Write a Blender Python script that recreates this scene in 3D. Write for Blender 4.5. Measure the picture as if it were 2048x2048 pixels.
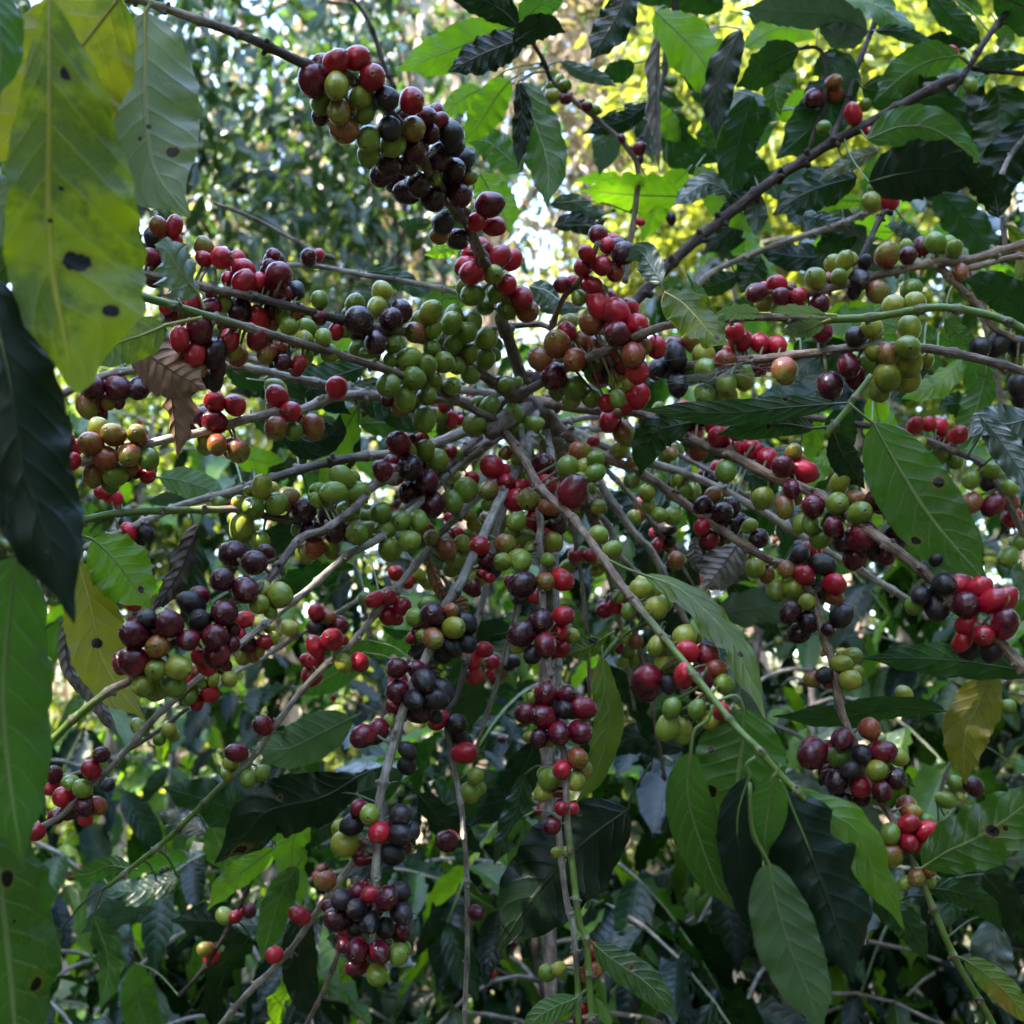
import bpy, math, random
import numpy as np
from mathutils import Vector, Matrix, noise as mnoise
R_ = math.radians
for o in list(bpy.data.objects): bpy.data.objects.remove(o)
SC = bpy.context.scene
COL = SC.collection

# ------------------------------------------------------------------ camera, sky, sun, exposure
PITCH = R_(12)
C0 = Vector((0, 0, 1.5))
FW = Vector((0, math.cos(PITCH), math.sin(PITCH)))
UP = Vector((0, -math.sin(PITCH), math.cos(PITCH)))
RT = Vector((1, 0, 0))
FP = 2048.0
cd = bpy.data.cameras.new('camera'); cam = bpy.data.objects.new('camera', cd); COL.objects.link(cam)
cam.location = C0; cam.rotation_euler = (R_(90) + PITCH, 0, 0)
cd.sensor_width = 36; cd.lens = 36; cd.clip_start = .02; cd.clip_end = 300
cd.dof.use_dof = True; cd.dof.focus_distance = .63; cd.dof.aperture_fstop = 10.5
SC.camera = cam
SUN_EL, SUN_AZ = R_(50), R_(-118)
w = bpy.data.worlds.new('World'); SC.world = w; w.use_nodes = True
nt = w.node_tree
sky = nt.nodes.new('ShaderNodeTexSky'); sky.sky_type = 'NISHITA'; sky.sun_disc = False
sky.sun_elevation = SUN_EL; sky.sun_rotation = SUN_AZ
bg = nt.nodes['Background']; bg.inputs[1].default_value = .15
nt.links.new(sky.outputs[0], bg.inputs[0])
sd = bpy.data.lights.new('sun', 'SUN'); sun = bpy.data.objects.new('sun', sd); COL.objects.link(sun)
sd.energy = 4.2; sd.angle = R_(.5); sd.color = (1, .93, .8)
SDIR = Vector((math.sin(SUN_AZ) * math.cos(SUN_EL), math.cos(SUN_AZ) * math.cos(SUN_EL), math.sin(SUN_EL)))
sun.rotation_euler = SDIR.to_track_quat('Z', 'Y').to_euler()
SC.view_settings.view_transform = 'Standard'; SC.view_settings.look = 'None'
SC.view_settings.exposure = 3.85; SC.view_settings.gamma = 1; SC.view_settings.use_curve_mapping = False
SC.render.engine = 'CYCLES'

# ------------------------------------------------------------------ helpers
def at(x, y, d):
    return C0 + FW * d + RT * ((x - 1024) / FP * d) + UP * ((1024 - y) / FP * d)

CROP = dict(A=(0, 0), B=(500, 0), C=(1000, 0), D=(1348, 0), E=(0, 500), F=(500, 500), G=(900, 500), H=(1348, 500),
            I=(0, 900), J=(500, 900), K=(900, 900), L=(1348, 900), M=(0, 1348), N=(500, 1348), O=(900, 1348), P=(1348, 1348))
S_ = 700 / 1932.0
def toks(s):
    """'F10,20 30,40 E5,6' -> points in photo pixels (letter = which part of the photo the numbers were read in; Z = plain)"""
    tag = 'Z'; out = []
    for t in s.split():
        if t[0].isalpha(): tag = t[0]; t = t[1:]
        v = t.split(',')
        x, y = float(v[0]), float(v[1])
        if tag != 'Z':
            ox, oy = CROP[tag]; x = ox + x * S_; y = oy + y * S_; k = S_
        else: k = 1
        out.append((x, y, k) + tuple(v[2:]))
    return out

def link(name, me, parent=None, loc=None):
    o = bpy.data.objects.new(name, me); COL.objects.link(o)
    if parent is not None: o.parent = parent
    if loc is not None: o.location = loc
    return o
def tag(o, label, cat=None, group=None, kind=None):
    if label: o['label'] = label
    if cat: o['category'] = cat
    if group: o['group'] = group
    if kind: o['kind'] = kind
    return o
def thing(name, loc, label, cat, group=None):
    o = link(name, None); o.location = loc; o.empty_display_size = .05
    return tag(o, label, cat, group)

class MB:
    """collects tubes and grids into one mesh; vertices in world space"""
    def __init__(s): s.v = []; s.f = []; s.uv = []; s.mi = []; s.g = []
    def grid(s, P, U, g=None, m=0, close=False):
        """P: (n,k,3) array, U: (n,k,2)"""
        n, k = P.shape[:2]; b = len(s.v)
        s.v.extend(P.reshape(-1, 3).tolist()); uu = U.reshape(-1, 2).tolist()
        s.g.extend([0.] * (n * k) if g is None else np.repeat(g, k).tolist())
        kk = k if close else k - 1
        for i in range(n - 1):
            for j in range(kk):
                j2 = (j + 1) % k
                q = (i * k + j, i * k + j2, (i + 1) * k + j2, (i + 1) * k + j)
                s.f.append(tuple(b + x for x in q)); s.mi.append(m)
                l = [uu[x] for x in q]
                if close and j2 == 0: l[1] = (1., l[1][1]); l[2] = (1., l[2][1])
                s.uv.extend(l)
    def tube(s, pts, rad, sides=8, g=None, m=0):
        pts = [Vector(p) for p in pts]; n = len(pts)
        T = [(pts[min(i + 1, n - 1)] - pts[max(i - 1, 0)]).normalized() for i in range(n)]
        nr = T[0].orthogonal().normalized()
        rows = np.zeros((n + 2, sides, 3)); UU = np.zeros((n + 2, sides, 2)); L = 0
        for i in range(n):
            nr = (nr - T[i] * nr.dot(T[i])).normalized(); bn = T[i].cross(nr)
            if i: L += (pts[i] - pts[i - 1]).length
            for j in range(sides):
                a = 2 * math.pi * j / sides
                rows[i + 1, j] = pts[i] + (nr * math.cos(a) + bn * math.sin(a)) * rad[i]
                UU[i + 1, j] = (j / sides, L)
        rows[0, :] = pts[0]; rows[-1, :] = pts[-1] + T[-1] * rad[-1] * .5
        UU[0] = UU[1]; UU[-1] = UU[-2]
        gg = None if g is None else np.concatenate([[g[0]], g, [g[-1]]])
        s.grid(rows, UU, gg, m, True)
    def build(s, name, mats, parent=None, origin=None, smooth=True):
        me = bpy.data.meshes.new(name)
        v = np.array(s.v); og = np.array(origin) if origin is not None else np.zeros(3)
        me.from_pydata((v - og).tolist(), [], s.f)
        for m in (mats if isinstance(mats, (list, tuple)) else [mats]): me.materials.append(m)
        me.uv_layers.new(name='UVMap').data.foreach_set('uv', np.array(s.uv, dtype=np.float32).ravel())
        me.polygons.foreach_set('material_index', s.mi)
        me.polygons.foreach_set('use_smooth', [smooth] * len(s.f))
        a = me.attributes.new('green', 'FLOAT', 'POINT'); a.data.foreach_set('value', np.array(s.g, dtype=np.float32))
        o = link(name, me)
        if origin is not None: o.location = Vector(origin)
        if parent is not None:
            o.parent = parent
            o.matrix_parent_inverse = Matrix.Translation(-wloc(parent))
        return o
WL = {}
def wloc(o):
    l = Vector(o.location)
    if o.parent is not None and o.matrix_parent_inverse == Matrix(): l = l + wloc(o.parent)
    return l

# ------------------------------------------------------------------ shader helpers
def newmat(name):
    m = bpy.data.materials.new(name); m.use_nodes = True
    t = m.node_tree; t.nodes.clear()
    return m, t
def nd(t, typ, **kw):
    n = t.nodes.new(typ)
    for k, v in kw.items(): setattr(n, k, v)
    return n
def setin(t, sock, v):
    if isinstance(v, bpy.types.NodeSocket): t.links.new(v, sock)
    else: sock.default_value = v
def M(t, op, a, b=None, c=None, clamp=False):
    n = nd(t, 'ShaderNodeMath', operation=op, use_clamp=clamp)
    setin(t, n.inputs[0], a)
    if b is not None: setin(t, n.inputs[1], b)
    if c is not None: setin(t, n.inputs[2], c)
    return n.outputs[0]
def SS(t, x, lo, hi, a=0., b=1.):
    n = nd(t, 'ShaderNodeMapRange', interpolation_type='SMOOTHSTEP')
    setin(t, n.inputs[0], x)
    for i, v in enumerate((lo, hi, a, b)): n.inputs[i + 1].default_value = v
    return n.outputs[0]
def MIX(t, f, a, b):
    n = nd(t, 'ShaderNodeMix', data_type='RGBA')
    setin(t, n.inputs[0], f)
    for s, v in ((n.inputs[6], a), (n.inputs[7], b)):
        if isinstance(v, tuple) and len(v) == 3: v = v + (1,)
        setin(t, s, v)
    return n.outputs[2]
def NOISE(t, vec, scale, detail=3., rough=.5, out=0):
    n = nd(t, 'ShaderNodeTexNoise'); n.inputs['Scale'].default_value = scale
    n.inputs['Detail'].default_value = detail; n.inputs['Roughness'].default_value = rough
    if vec is not None: t.links.new(vec, n.inputs['Vector'])
    return n.outputs[out]
def BUMP(t, h, strength, dist):
    n = nd(t, 'ShaderNodeBump'); n.inputs['Strength'].default_value = strength; n.inputs['Distance'].default_value = dist
    t.links.new(h, n.inputs['Height']); return n.outputs[0]

def leaf_mat(name, base, trans, vein, rough=.35, tfac=.35, blotch=None, nveins=9., spots=(), spec=.5, bump=.4, aspect=2.4, bl_lo=.52, vw=1.):
    m, t = newmat(name)
    tc = nd(t, 'ShaderNodeTexCoord'); sx = nd(t, 'ShaderNodeSeparateXYZ'); t.links.new(tc.outputs['UV'], sx.inputs[0])
    oi = nd(t, 'ShaderNodeObjectInfo')
    geo = nd(t, 'ShaderNodeNewGeometry')
    u = sx.outputs[0]; v = M(t, 'MULTIPLY_ADD', sx.outputs[1], 2., -1.); av = M(t, 'ABSOLUTE', v)
    wob = M(t, 'MULTIPLY_ADD', NOISE(t, geo.outputs['Position'], 28., 3.), .09, -.045)
    ph = M(t, 'MULTIPLY', M(t, 'ADD', M(t, 'MULTIPLY_ADD', M(t, 'POWER', av, 1.25), -.19, u), wob), nveins)
    ph = M(t, 'ADD', ph, M(t, 'MULTIPLY', M(t, 'SIGN', v), .16))
    dist = M(t, 'MULTIPLY', M(t, 'ABSOLUTE', M(t, 'SUBTRACT', M(t, 'FRACT', ph), .5)), 2.)
    vm = SS(t, dist, 1 - .12 * vw, 1.)
    vm = M(t, 'MULTIPLY', vm, SS(t, av, .95, .4))
    mid = SS(t, av, .065, .02)
    vmask = M(t, 'MAXIMUM', M(t, 'MULTIPLY', vm, .55), mid)
    n1 = NOISE(t, geo.outputs['Position'], 22., 4., .6)
    n2 = NOISE(t, geo.outputs['Position'], 160., 3., .6)
    rnd = M(t, 'MULTIPLY_ADD', oi.outputs['Random'], .3, -.15)
    cv = nd(t, 'ShaderNodeCombineXYZ'); t.links.new(M(t, 'MULTIPLY', M(t, 'ADD', u, wob), 46.), cv.inputs[0]); t.links.new(M(t, 'MULTIPLY', v, 11.), cv.inputs[1])
    vo = nd(t, 'ShaderNodeTexVoronoi', feature='DISTANCE_TO_EDGE'); vo.inputs['Scale'].default_value = 1.; t.links.new(cv.outputs[0], vo.inputs['Vector'])
    net = SS(t, vo.outputs['Distance'], .12, .0)
    dk = tuple(c * .62 for c in base); lt = tuple(min(1, c * 1.35) for c in base)
    col = MIX(t, SS(t, M(t, 'ADD', n1, rnd), .32, .68), dk, lt)
    tr = MIX(t, SS(t, n1, .3, .7), tuple(c * .75 for c in trans), trans)
    if blotch:
        bf = SS(t, M(t, 'MULTIPLY_ADD', n2, .25, M(t, 'SUBTRACT', n1, .12)), bl_lo, bl_lo + .16)
        col = MIX(t, bf, col, blotch); tr = MIX(t, M(t, 'MULTIPLY', bf, .7), tr, blotch)
    col = MIX(t, M(t, 'MULTIPLY', net, .22), col, vein)
    col = MIX(t, M(t, 'MULTIPLY', SS(t, n2, .66, .72), .55), col, tuple(c * .25 for c in base))
    tr = MIX(t, M(t, 'MULTIPLY', net, .25), tr, tuple(c * .5 for c in trans))
    col = MIX(t, vmask, col, vein); tr = MIX(t, M(t, 'MULTIPLY', vmask, .8), tr, vein)
    tfs = tfac
    if spots:
        cm = nd(t, 'ShaderNodeCombineXYZ'); t.links.new(M(t, 'MULTIPLY', u, aspect), cm.inputs[0]); t.links.new(M(t, 'MULTIPLY', v, .5), cm.inputs[1])
        nz = NOISE(t, geo.outputs['Position'], 140., 4., .65)
        dark = None; halo = None
        for (su, sv, sr) in spots:
            vd = nd(t, 'ShaderNodeVectorMath', operation='DISTANCE'); t.links.new(cm.outputs[0], vd.inputs[0])
            vd.inputs[1].default_value = (su * aspect, sv * .5, 0)
            dd = M(t, 'ADD', M(t, 'DIVIDE', vd.outputs['Value'], sr), M(t, 'MULTIPLY_ADD', nz, 1.8, -.9))
            a = SS(t, dd, 1.05, .9); h = SS(t, dd, 1.9, .9)
            dark = a if dark is None else M(t, 'MAXIMUM', dark, a)
            halo = h if halo is None else M(t, 'MAXIMUM', halo, h)
        col = MIX(t, M(t, 'MULTIPLY', halo, .45), col, (.22, .15, .02)); tr = MIX(t, M(t, 'MULTIPLY', halo, .4), tr, (.25, .16, .01))
        col = MIX(t, dark, col, (.012, .007, .006)); tr = MIX(t, dark, tr, (.002, .001, .001))
    h = M(t, 'ADD', M(t, 'MULTIPLY', M(t, 'POWER', dist, 3.), -1.), M(t, 'MULTIPLY', n2, .12))
    h = M(t, 'ADD', h, M(t, 'MULTIPLY_ADD', mid, -1.2, M(t, 'MULTIPLY_ADD', net, -.12, M(t, 'MULTIPLY', NOISE(t, geo.outputs['Position'], 60., 1.), .7))))
    bp = BUMP(t, h, bump, .0012)
    pb = nd(t, 'ShaderNodeBsdfPrincipled')
    t.links.new(col, pb.inputs['Base Color'])
    t.links.new(M(t, 'MULTIPLY_ADD', n1, .3, rough - .12), pb.inputs['Roughness'])
    pb.inputs['Specular IOR Level'].default_value = spec
    t.links.new(bp, pb.inputs['Normal'])
    tb = nd(t, 'ShaderNodeBsdfTranslucent'); t.links.new(tr, tb.inputs[0]); t.links.new(bp, tb.inputs[1])
    mx = nd(t, 'ShaderNodeMixShader'); mx.inputs[0].default_value = tfac
    t.links.new(pb.outputs[0], mx.inputs[1]); t.links.new(tb.outputs[0], mx.inputs[2])
    out = nd(t, 'ShaderNodeOutputMaterial'); t.links.new(mx.outputs[0], out.inputs[0])
    return m

LEAFDEF = dict(
    yel=dict(base=(.20, .22, .016), trans=(.52, .50, .015), vein=(.42, .36, .05), rough=.42, tfac=.5, blotch=(.09, .17, .015), bump=.5),
    ylg=dict(base=(.13, .19, .012), trans=(.52, .62, .01), vein=(.42, .40, .04), rough=.4, tfac=.6, blotch=(.045, .11, .012), bump=.5, bl_lo=.43),
    grn=dict(base=(.034, .092, .014), trans=(.10, .27, .012), vein=(.19, .25, .08), rough=.27, tfac=.38),
    brt=dict(base=(.08, .18, .014), trans=(.32, .62, .008), vein=(.18, .28, .05), rough=.38, tfac=.5),
    olv=dict(base=(.15, .14, .012), trans=(.30, .27, .012), vein=(.28, .25, .04), rough=.45, tfac=.4, blotch=(.07, .07, .01)),
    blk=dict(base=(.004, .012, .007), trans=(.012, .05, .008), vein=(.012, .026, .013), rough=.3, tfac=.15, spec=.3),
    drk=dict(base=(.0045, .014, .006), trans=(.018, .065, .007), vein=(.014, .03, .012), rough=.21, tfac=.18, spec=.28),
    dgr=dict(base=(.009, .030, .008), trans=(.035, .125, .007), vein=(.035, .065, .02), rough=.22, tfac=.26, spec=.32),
    blu=dict(base=(.05, .085, .075), trans=(.06, .14, .03), vein=(.08, .12, .09), rough=.2, tfac=.18, spec=1.),  # bluish sky sheen partly put into the base colour
    pal=dict(base=(.17, .22, .13), trans=(.18, .27, .06), vein=(.27, .29, .15), rough=.36, tfac=.35, spec=.8),
    und=dict(base=(.075, .14, .055), trans=(.11, .24, .03), vein=(.13, .19, .08), rough=.5, tfac=.35),
    rst=dict(base=(.08, .13, .012), trans=(.22, .34, .012), vein=(.22, .26, .04), rough=.4, tfac=.45, blotch=(.28, .15, .015), bl_lo=.54),
)
LM = {k: leaf_mat('leaf_' + k, **v) for k, v in LEAFDEF.items()}

def dead_mat(name, a, b):
    m, t = newmat(name); geo = nd(t, 'ShaderNodeNewGeometry')
    tc = nd(t, 'ShaderNodeTexCoord'); sx = nd(t, 'ShaderNodeSeparateXYZ'); t.links.new(tc.outputs['UV'], sx.inputs[0])
    n1 = NOISE(t, geo.outputs['Position'], 45., 5., .65)
    v = M(t, 'ABSOLUTE', M(t, 'MULTIPLY_ADD', sx.outputs[1], 2., -1.))
    ph = M(t, 'MULTIPLY', M(t, 'MULTIPLY_ADD', v, -.13, sx.outputs[0]), 9.)
    d = M(t, 'MULTIPLY', M(t, 'ABSOLUTE', M(t, 'SUBTRACT', M(t, 'FRACT', ph), .5)), 2.)
    col = MIX(t, SS(t, n1, .3, .7), a, b)
    col = MIX(t, M(t, 'MULTIPLY', SS(t, d, .85, 1.), .4), col, tuple(min(1, c * 1.7) for c in b))
    h = M(t, 'ADD', M(t, 'MULTIPLY', M(t, 'POWER', d, 2.), -1.), M(t, 'MULTIPLY', n1, 1.))
    pb = nd(t, 'ShaderNodeBsdfPrincipled'); t.links.new(col, pb.inputs['Base Color']); pb.inputs['Roughness'].default_value = .6
    pb.inputs['Specular IOR Level'].default_value = .3
    t.links.new(BUMP(t, h, .9, .002), pb.inputs['Normal'])
    tb = nd(t, 'ShaderNodeBsdfTranslucent'); t.links.new(col, tb.inputs[0])
    mx = nd(t, 'ShaderNodeMixShader'); mx.inputs[0].default_value = .2
    t.links.new(pb.outputs[0], mx.inputs[1]); t.links.new(tb.outputs[0], mx.inputs[2])
    t.links.new(mx.outputs[0], nd(t, 'ShaderNodeOutputMaterial').inputs[0])
    return m

def bark_mat(name, a, b, green=(.10, .16, .03), scale=1., lichen=.0):
    m, t = newmat(name); geo = nd(t, 'ShaderNodeNewGeometry')
    tc = nd(t, 'ShaderNodeTexCoord')
    mp = nd(t, 'ShaderNodeMapping'); t.links.new(tc.outputs['UV'], mp.inputs[0]); mp.inputs['Scale'].default_value = (7, 45 * scale, 1)
    n1 = NOISE(t, mp.outputs[0], 1., 5., .65)
    n2 = NOISE(t, geo.outputs['Position'], 70 * scale, 5., .7)
    n3 = NOISE(t, geo.outputs['Position'], 11 * scale, 2., .5)
    col = MIX(t, SS(t, M(t, 'ADD', M(t, 'MULTIPLY', n1, .5), M(t, 'MULTIPLY', n2, .5)), .38, .64), a, b)
    col = MIX(t, SS(t, n3, .52, .7), col, tuple(c * .55 for c in a))
    if lichen: col = MIX(t, M(t, 'MULTIPLY', SS(t, n2, .58, .66), lichen), col, (.42, .42, .38))
    at_ = nd(t, 'ShaderNodeAttribute', attribute_name='green')
    gcol = MIX(t, n2, tuple(c * .7 for c in green), tuple(c * 1.4 for c in green))
    col = MIX(t, at_.outputs['Fac'], col, gcol)
    h = M(t, 'ADD', n1, M(t, 'MULTIPLY', n2, .8))
    h = M(t, 'MULTIPLY', h, M(t, 'MULTIPLY_ADD', at_.outputs['Fac'], -.85, 1.))
    pb = nd(t, 'ShaderNodeBsdfPrincipled'); t.links.new(col, pb.inputs['Base Color'])
    t.links.new(M(t, 'MULTIPLY_ADD', at_.outputs['Fac'], -.35, .75), pb.inputs['Roughness'])
    pb.inputs['Specular IOR Level'].default_value = .35
    t.links.new(BUMP(t, h, 1., .0022 / scale), pb.inputs['Normal'])
    t.links.new(pb.outputs[0], nd(t, 'ShaderNodeOutputMaterial').inputs[0])
    return m
BARK = dict(
    pale=bark_mat('bark_pale', (.15, .122, .10), (.46, .41, .355), lichen=.4),
    brown=bark_mat('bark_brown', (.075, .054, .044), (.31, .24, .20), lichen=.2),
    dark=bark_mat('bark_dark', (.022, .015, .013), (.085, .06, .05), lichen=.1),
    peel=bark_mat('bark_peeling', (.09, .055, .04), (.36, .25, .18), lichen=.1),
    tree=bark_mat('bark_forest', (.10, .07, .05), (.40, .31, .23), scale=.06),
)

def cherry_mat(name, a, b, c=None, rough=.27, bloom=.0, mixc=.5, wrinkle=0., sss=.08):
    """a..b: colours of one fruit to another; c: second colour on the same fruit"""
    m, t = newmat(name)
    tc = nd(t, 'ShaderNodeTexCoord'); sx = nd(t, 'ShaderNodeSeparateXYZ'); t.links.new(tc.outputs['Object'], sx.inputs[0])
    oi = nd(t, 'ShaderNodeObjectInfo'); rnd = oi.outputs['Random']
    off = nd(t, 'ShaderNodeVectorMath', operation='ADD'); t.links.new(tc.outputs['Object'], off.inputs[0])
    cx = nd(t, 'ShaderNodeCombineXYZ'); t.links.new(M(t, 'MULTIPLY', rnd, 37.), cx.inputs[0]); t.links.new(M(t, 'MULTIPLY', rnd, 71.), cx.inputs[1])
    t.links.new(cx.outputs[0], off.inputs[1]); P = off.outputs[0]
    n1 = NOISE(t, P, 1.1, 3., .5); n2 = NOISE(t, P, 14., 3., .6); n3 = NOISE(t, P, 4., 4., .6)
    col = MIX(t, rnd, a, b)
    if c:
        f = M(t, 'ADD', M(t, 'MULTIPLY', sx.outputs[2], .28), M(t, 'ADD', n1, M(t, 'MULTIPLY_ADD', M(t, 'FRACT', M(t, 'MULTIPLY', rnd, 13.7)), .5, mixc - .75)))
        f = M(t, 'ADD', f, M(t, 'MULTIPLY_ADD', n3, .2, -.1))
        col = MIX(t, SS(t, f, .28, .72), col, c)
    lum = tuple(min(1, x * 1.7 + .03) for x in a)
    col = MIX(t, M(t, 'MULTIPLY', SS(t, n2, .63, .7), .22), col, lum)          # lenticels
    if bloom: col = MIX(t, M(t, 'MULTIPLY', SS(t, n3, .40, .72), bloom), col, (.16, .13, .14))
    xy = M(t, 'SQRT', M(t, 'ADD', M(t, 'MULTIPLY', sx.outputs[0], sx.outputs[0]), M(t, 'MULTIPLY', sx.outputs[1], sx.outputs[1])))
    top = M(t, 'GREATER_THAN', sx.outputs[2], .4)
    ring = M(t, 'MULTIPLY', top, M(t, 'MULTIPLY', SS(t, xy, .24, .19), SS(t, xy, .08, .14)))
    cen = M(t, 'MULTIPLY', top, SS(t, xy, .10, .07))
    col = MIX(t, M(t, 'MULTIPLY', ring, .55), col, (.16, .10, .05))
    col = MIX(t, cen, col, (.02, .012, .008))
    pb = nd(t, 'ShaderNodeBsdfPrincipled'); t.links.new(col, pb.inputs['Base Color'])
    t.links.new(M(t, 'MULTIPLY_ADD', n3, .22, rough - .12), pb.inputs['Roughness'])
    pb.inputs['Specular IOR Level'].default_value = .5
    if sss:
        pb.inputs['Subsurface Weight'].default_value = sss; pb.inputs['Subsurface Radius'].default_value = (1, .4, .2); pb.inputs['Subsurface Scale'].default_value = .002
    h = M(t, 'MULTIPLY', n3, 1.)
    t.links.new(BUMP(t, h, .25 + wrinkle, .0006 + .002 * wrinkle), pb.inputs['Normal'])
    t.links.new(pb.outputs[0], nd(t, 'ShaderNodeOutputMaterial').inputs[0])
    return m
CH = dict(
    g=('unripe_cherry', cherry_mat('cherry_green', (.10, .165, .018), (.20, .265, .034), rough=.3)),
    y=('unripe_cherry', cherry_mat('cherry_olive', (.24, .255, .025), (.30, .29, .04), (.12, .165, .018), rough=.3, mixc=.35)),
    o=('turning_cherry', cherry_mat('cherry_turning', (.24, .04, .02), (.23, .085, .028), (.19, .17, .025), rough=.28, mixc=.28)),
    r=('ripe_cherry', cherry_mat('cherry_red', (.36, .006, .022), (.52, .018, .036), (.25, .008, .018), rough=.23, mixc=.4)),
    d=('ripe_cherry', cherry_mat('cherry_dark_red', (.11, .004, .016), (.20, .007, .022), (.06, .004, .012), rough=.27)),
    p=('overripe_cherry', cherry_mat('cherry_purple', (.020, .003, .008), (.044, .004, .013), rough=.28, bloom=.06)),
    k=('dried_cherry', cherry_mat('cherry_dried', (.006, .004, .006), (.016, .008, .011), rough=.42, bloom=.12, wrinkle=.2, sss=0)),
)
def cherry_mesh(name, mat, seed, elong, wr):
    rnd = random.Random(seed)
    # lathe profile: stem end (bottom) to crown scar (top)
    prof = [(0, -1.0), (.10, -.995), (.22, -.97)]
    for i in range(1, 15):
        a = -math.pi / 2 + math.pi * (.075 + .85 * i / 15.)
        prof.append((math.cos(a), math.sin(a) * .985))
    prof += [(.235, .965), (.205, .985), (.175, 1.0), (.14, .99), (.11, .965), (.075, .96), (.04, .985), (0, .99)]
    sides = 26; P = np.zeros((len(prof), sides, 3)); U = np.zeros((len(prof), sides, 2))
    sc = [1 + rnd.uniform(-.05, .05), 1 + rnd.uniform(-.05, .05)]
    of = Vector((rnd.uniform(0, 50), rnd.uniform(0, 50), 0))
    for i, (r, z) in enumerate(prof):
        for j in range(sides):
            a = 2 * math.pi * j / sides
            p = Vector((r * math.cos(a) * sc[0], r * math.sin(a) * sc[1], z * elong))
            k = (1.02 - .16 * (elong - 1)) * (1 + .09 * mnoise.noise(p * .9 + of))
            if wr: k += wr * (.12 * mnoise.noise(Vector((p.x * 3.2, p.y * 3.2, p.z * 1.0)) + of) - .05 * abs(math.sin(a * 3 + z)) * (1 - abs(z)))
            P[i, j] = p * k; U[i, j] = (j / sides, i / len(prof))
    mb = MB(); mb.grid(P, U, None, 0, True)
    me = bpy.data.meshes.new(name); me.from_pydata(mb.v, [], mb.f); me.materials.append(mat)
    me.polygons.foreach_set('use_smooth', [True] * len(mb.f))
    return me
CHM = {}
for k, (nm, mt) in CH.items():
    CHM[k] = [cherry_mesh(nm, mt, 11 * i + ord(k), e, (.6 if k == 'k' else 0)) for i, e in enumerate((1.05, 1.15, 1.25, 1.36))]

# ------------------------------------------------------------------ leaves
LWN = {}
def lw(u, pw=(.62, .80)):
    """half width of a coffee leaf along its length, peak 1, with a drip tip"""
    if pw not in LWN:
        LWN[pw] = max((x ** pw[0]) * ((1 - x) ** pw[1]) for x in np.linspace(.01, .99, 60))
    t = min(1., max(0., (u - .80) / .13)); t = t * t * (3 - 2 * t)
    return (max(u, 0.) ** pw[0]) * (max(1 - u, 0.) ** pw[1]) / LWN[pw] * (1 - .5 * t)
def catmull(pts, n):
    """resample a polyline of tuples through a Catmull-Rom curve at n even steps"""
    P = np.array(pts, float)
    if len(P) == 2: return P[0] + (P[1] - P[0]) * np.linspace(0, 1, n)[:, None]
    Q = np.vstack([2 * P[0] - P[1], P, 2 * P[-1] - P[-2]]); out = []
    for i in range(1, len(Q) - 2):
        p0, p1, p2, p3 = Q[i - 1:i + 3]
        for t in np.linspace(0, 1, 12, endpoint=False):
            out.append(.5 * (2 * p1 + (p2 - p0) * t + (2 * p0 - 5 * p1 + 4 * p2 - p3) * t * t + (3 * p1 - p0 - 3 * p2 + p3) * t ** 3))
    out.append(P[-1]); out = np.array(out)
    s = np.concatenate([[0], np.cumsum(np.linalg.norm(np.diff(out[:, :2], axis=0), axis=1))]) if out.shape[1] == 2 else np.concatenate([[0], np.cumsum(np.linalg.norm(np.diff(out, axis=0), axis=1))])
    x = np.linspace(0, s[-1], n)
    return np.stack([np.interp(x, s, out[:, i]) for i in range(out.shape[1])], 1)

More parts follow.
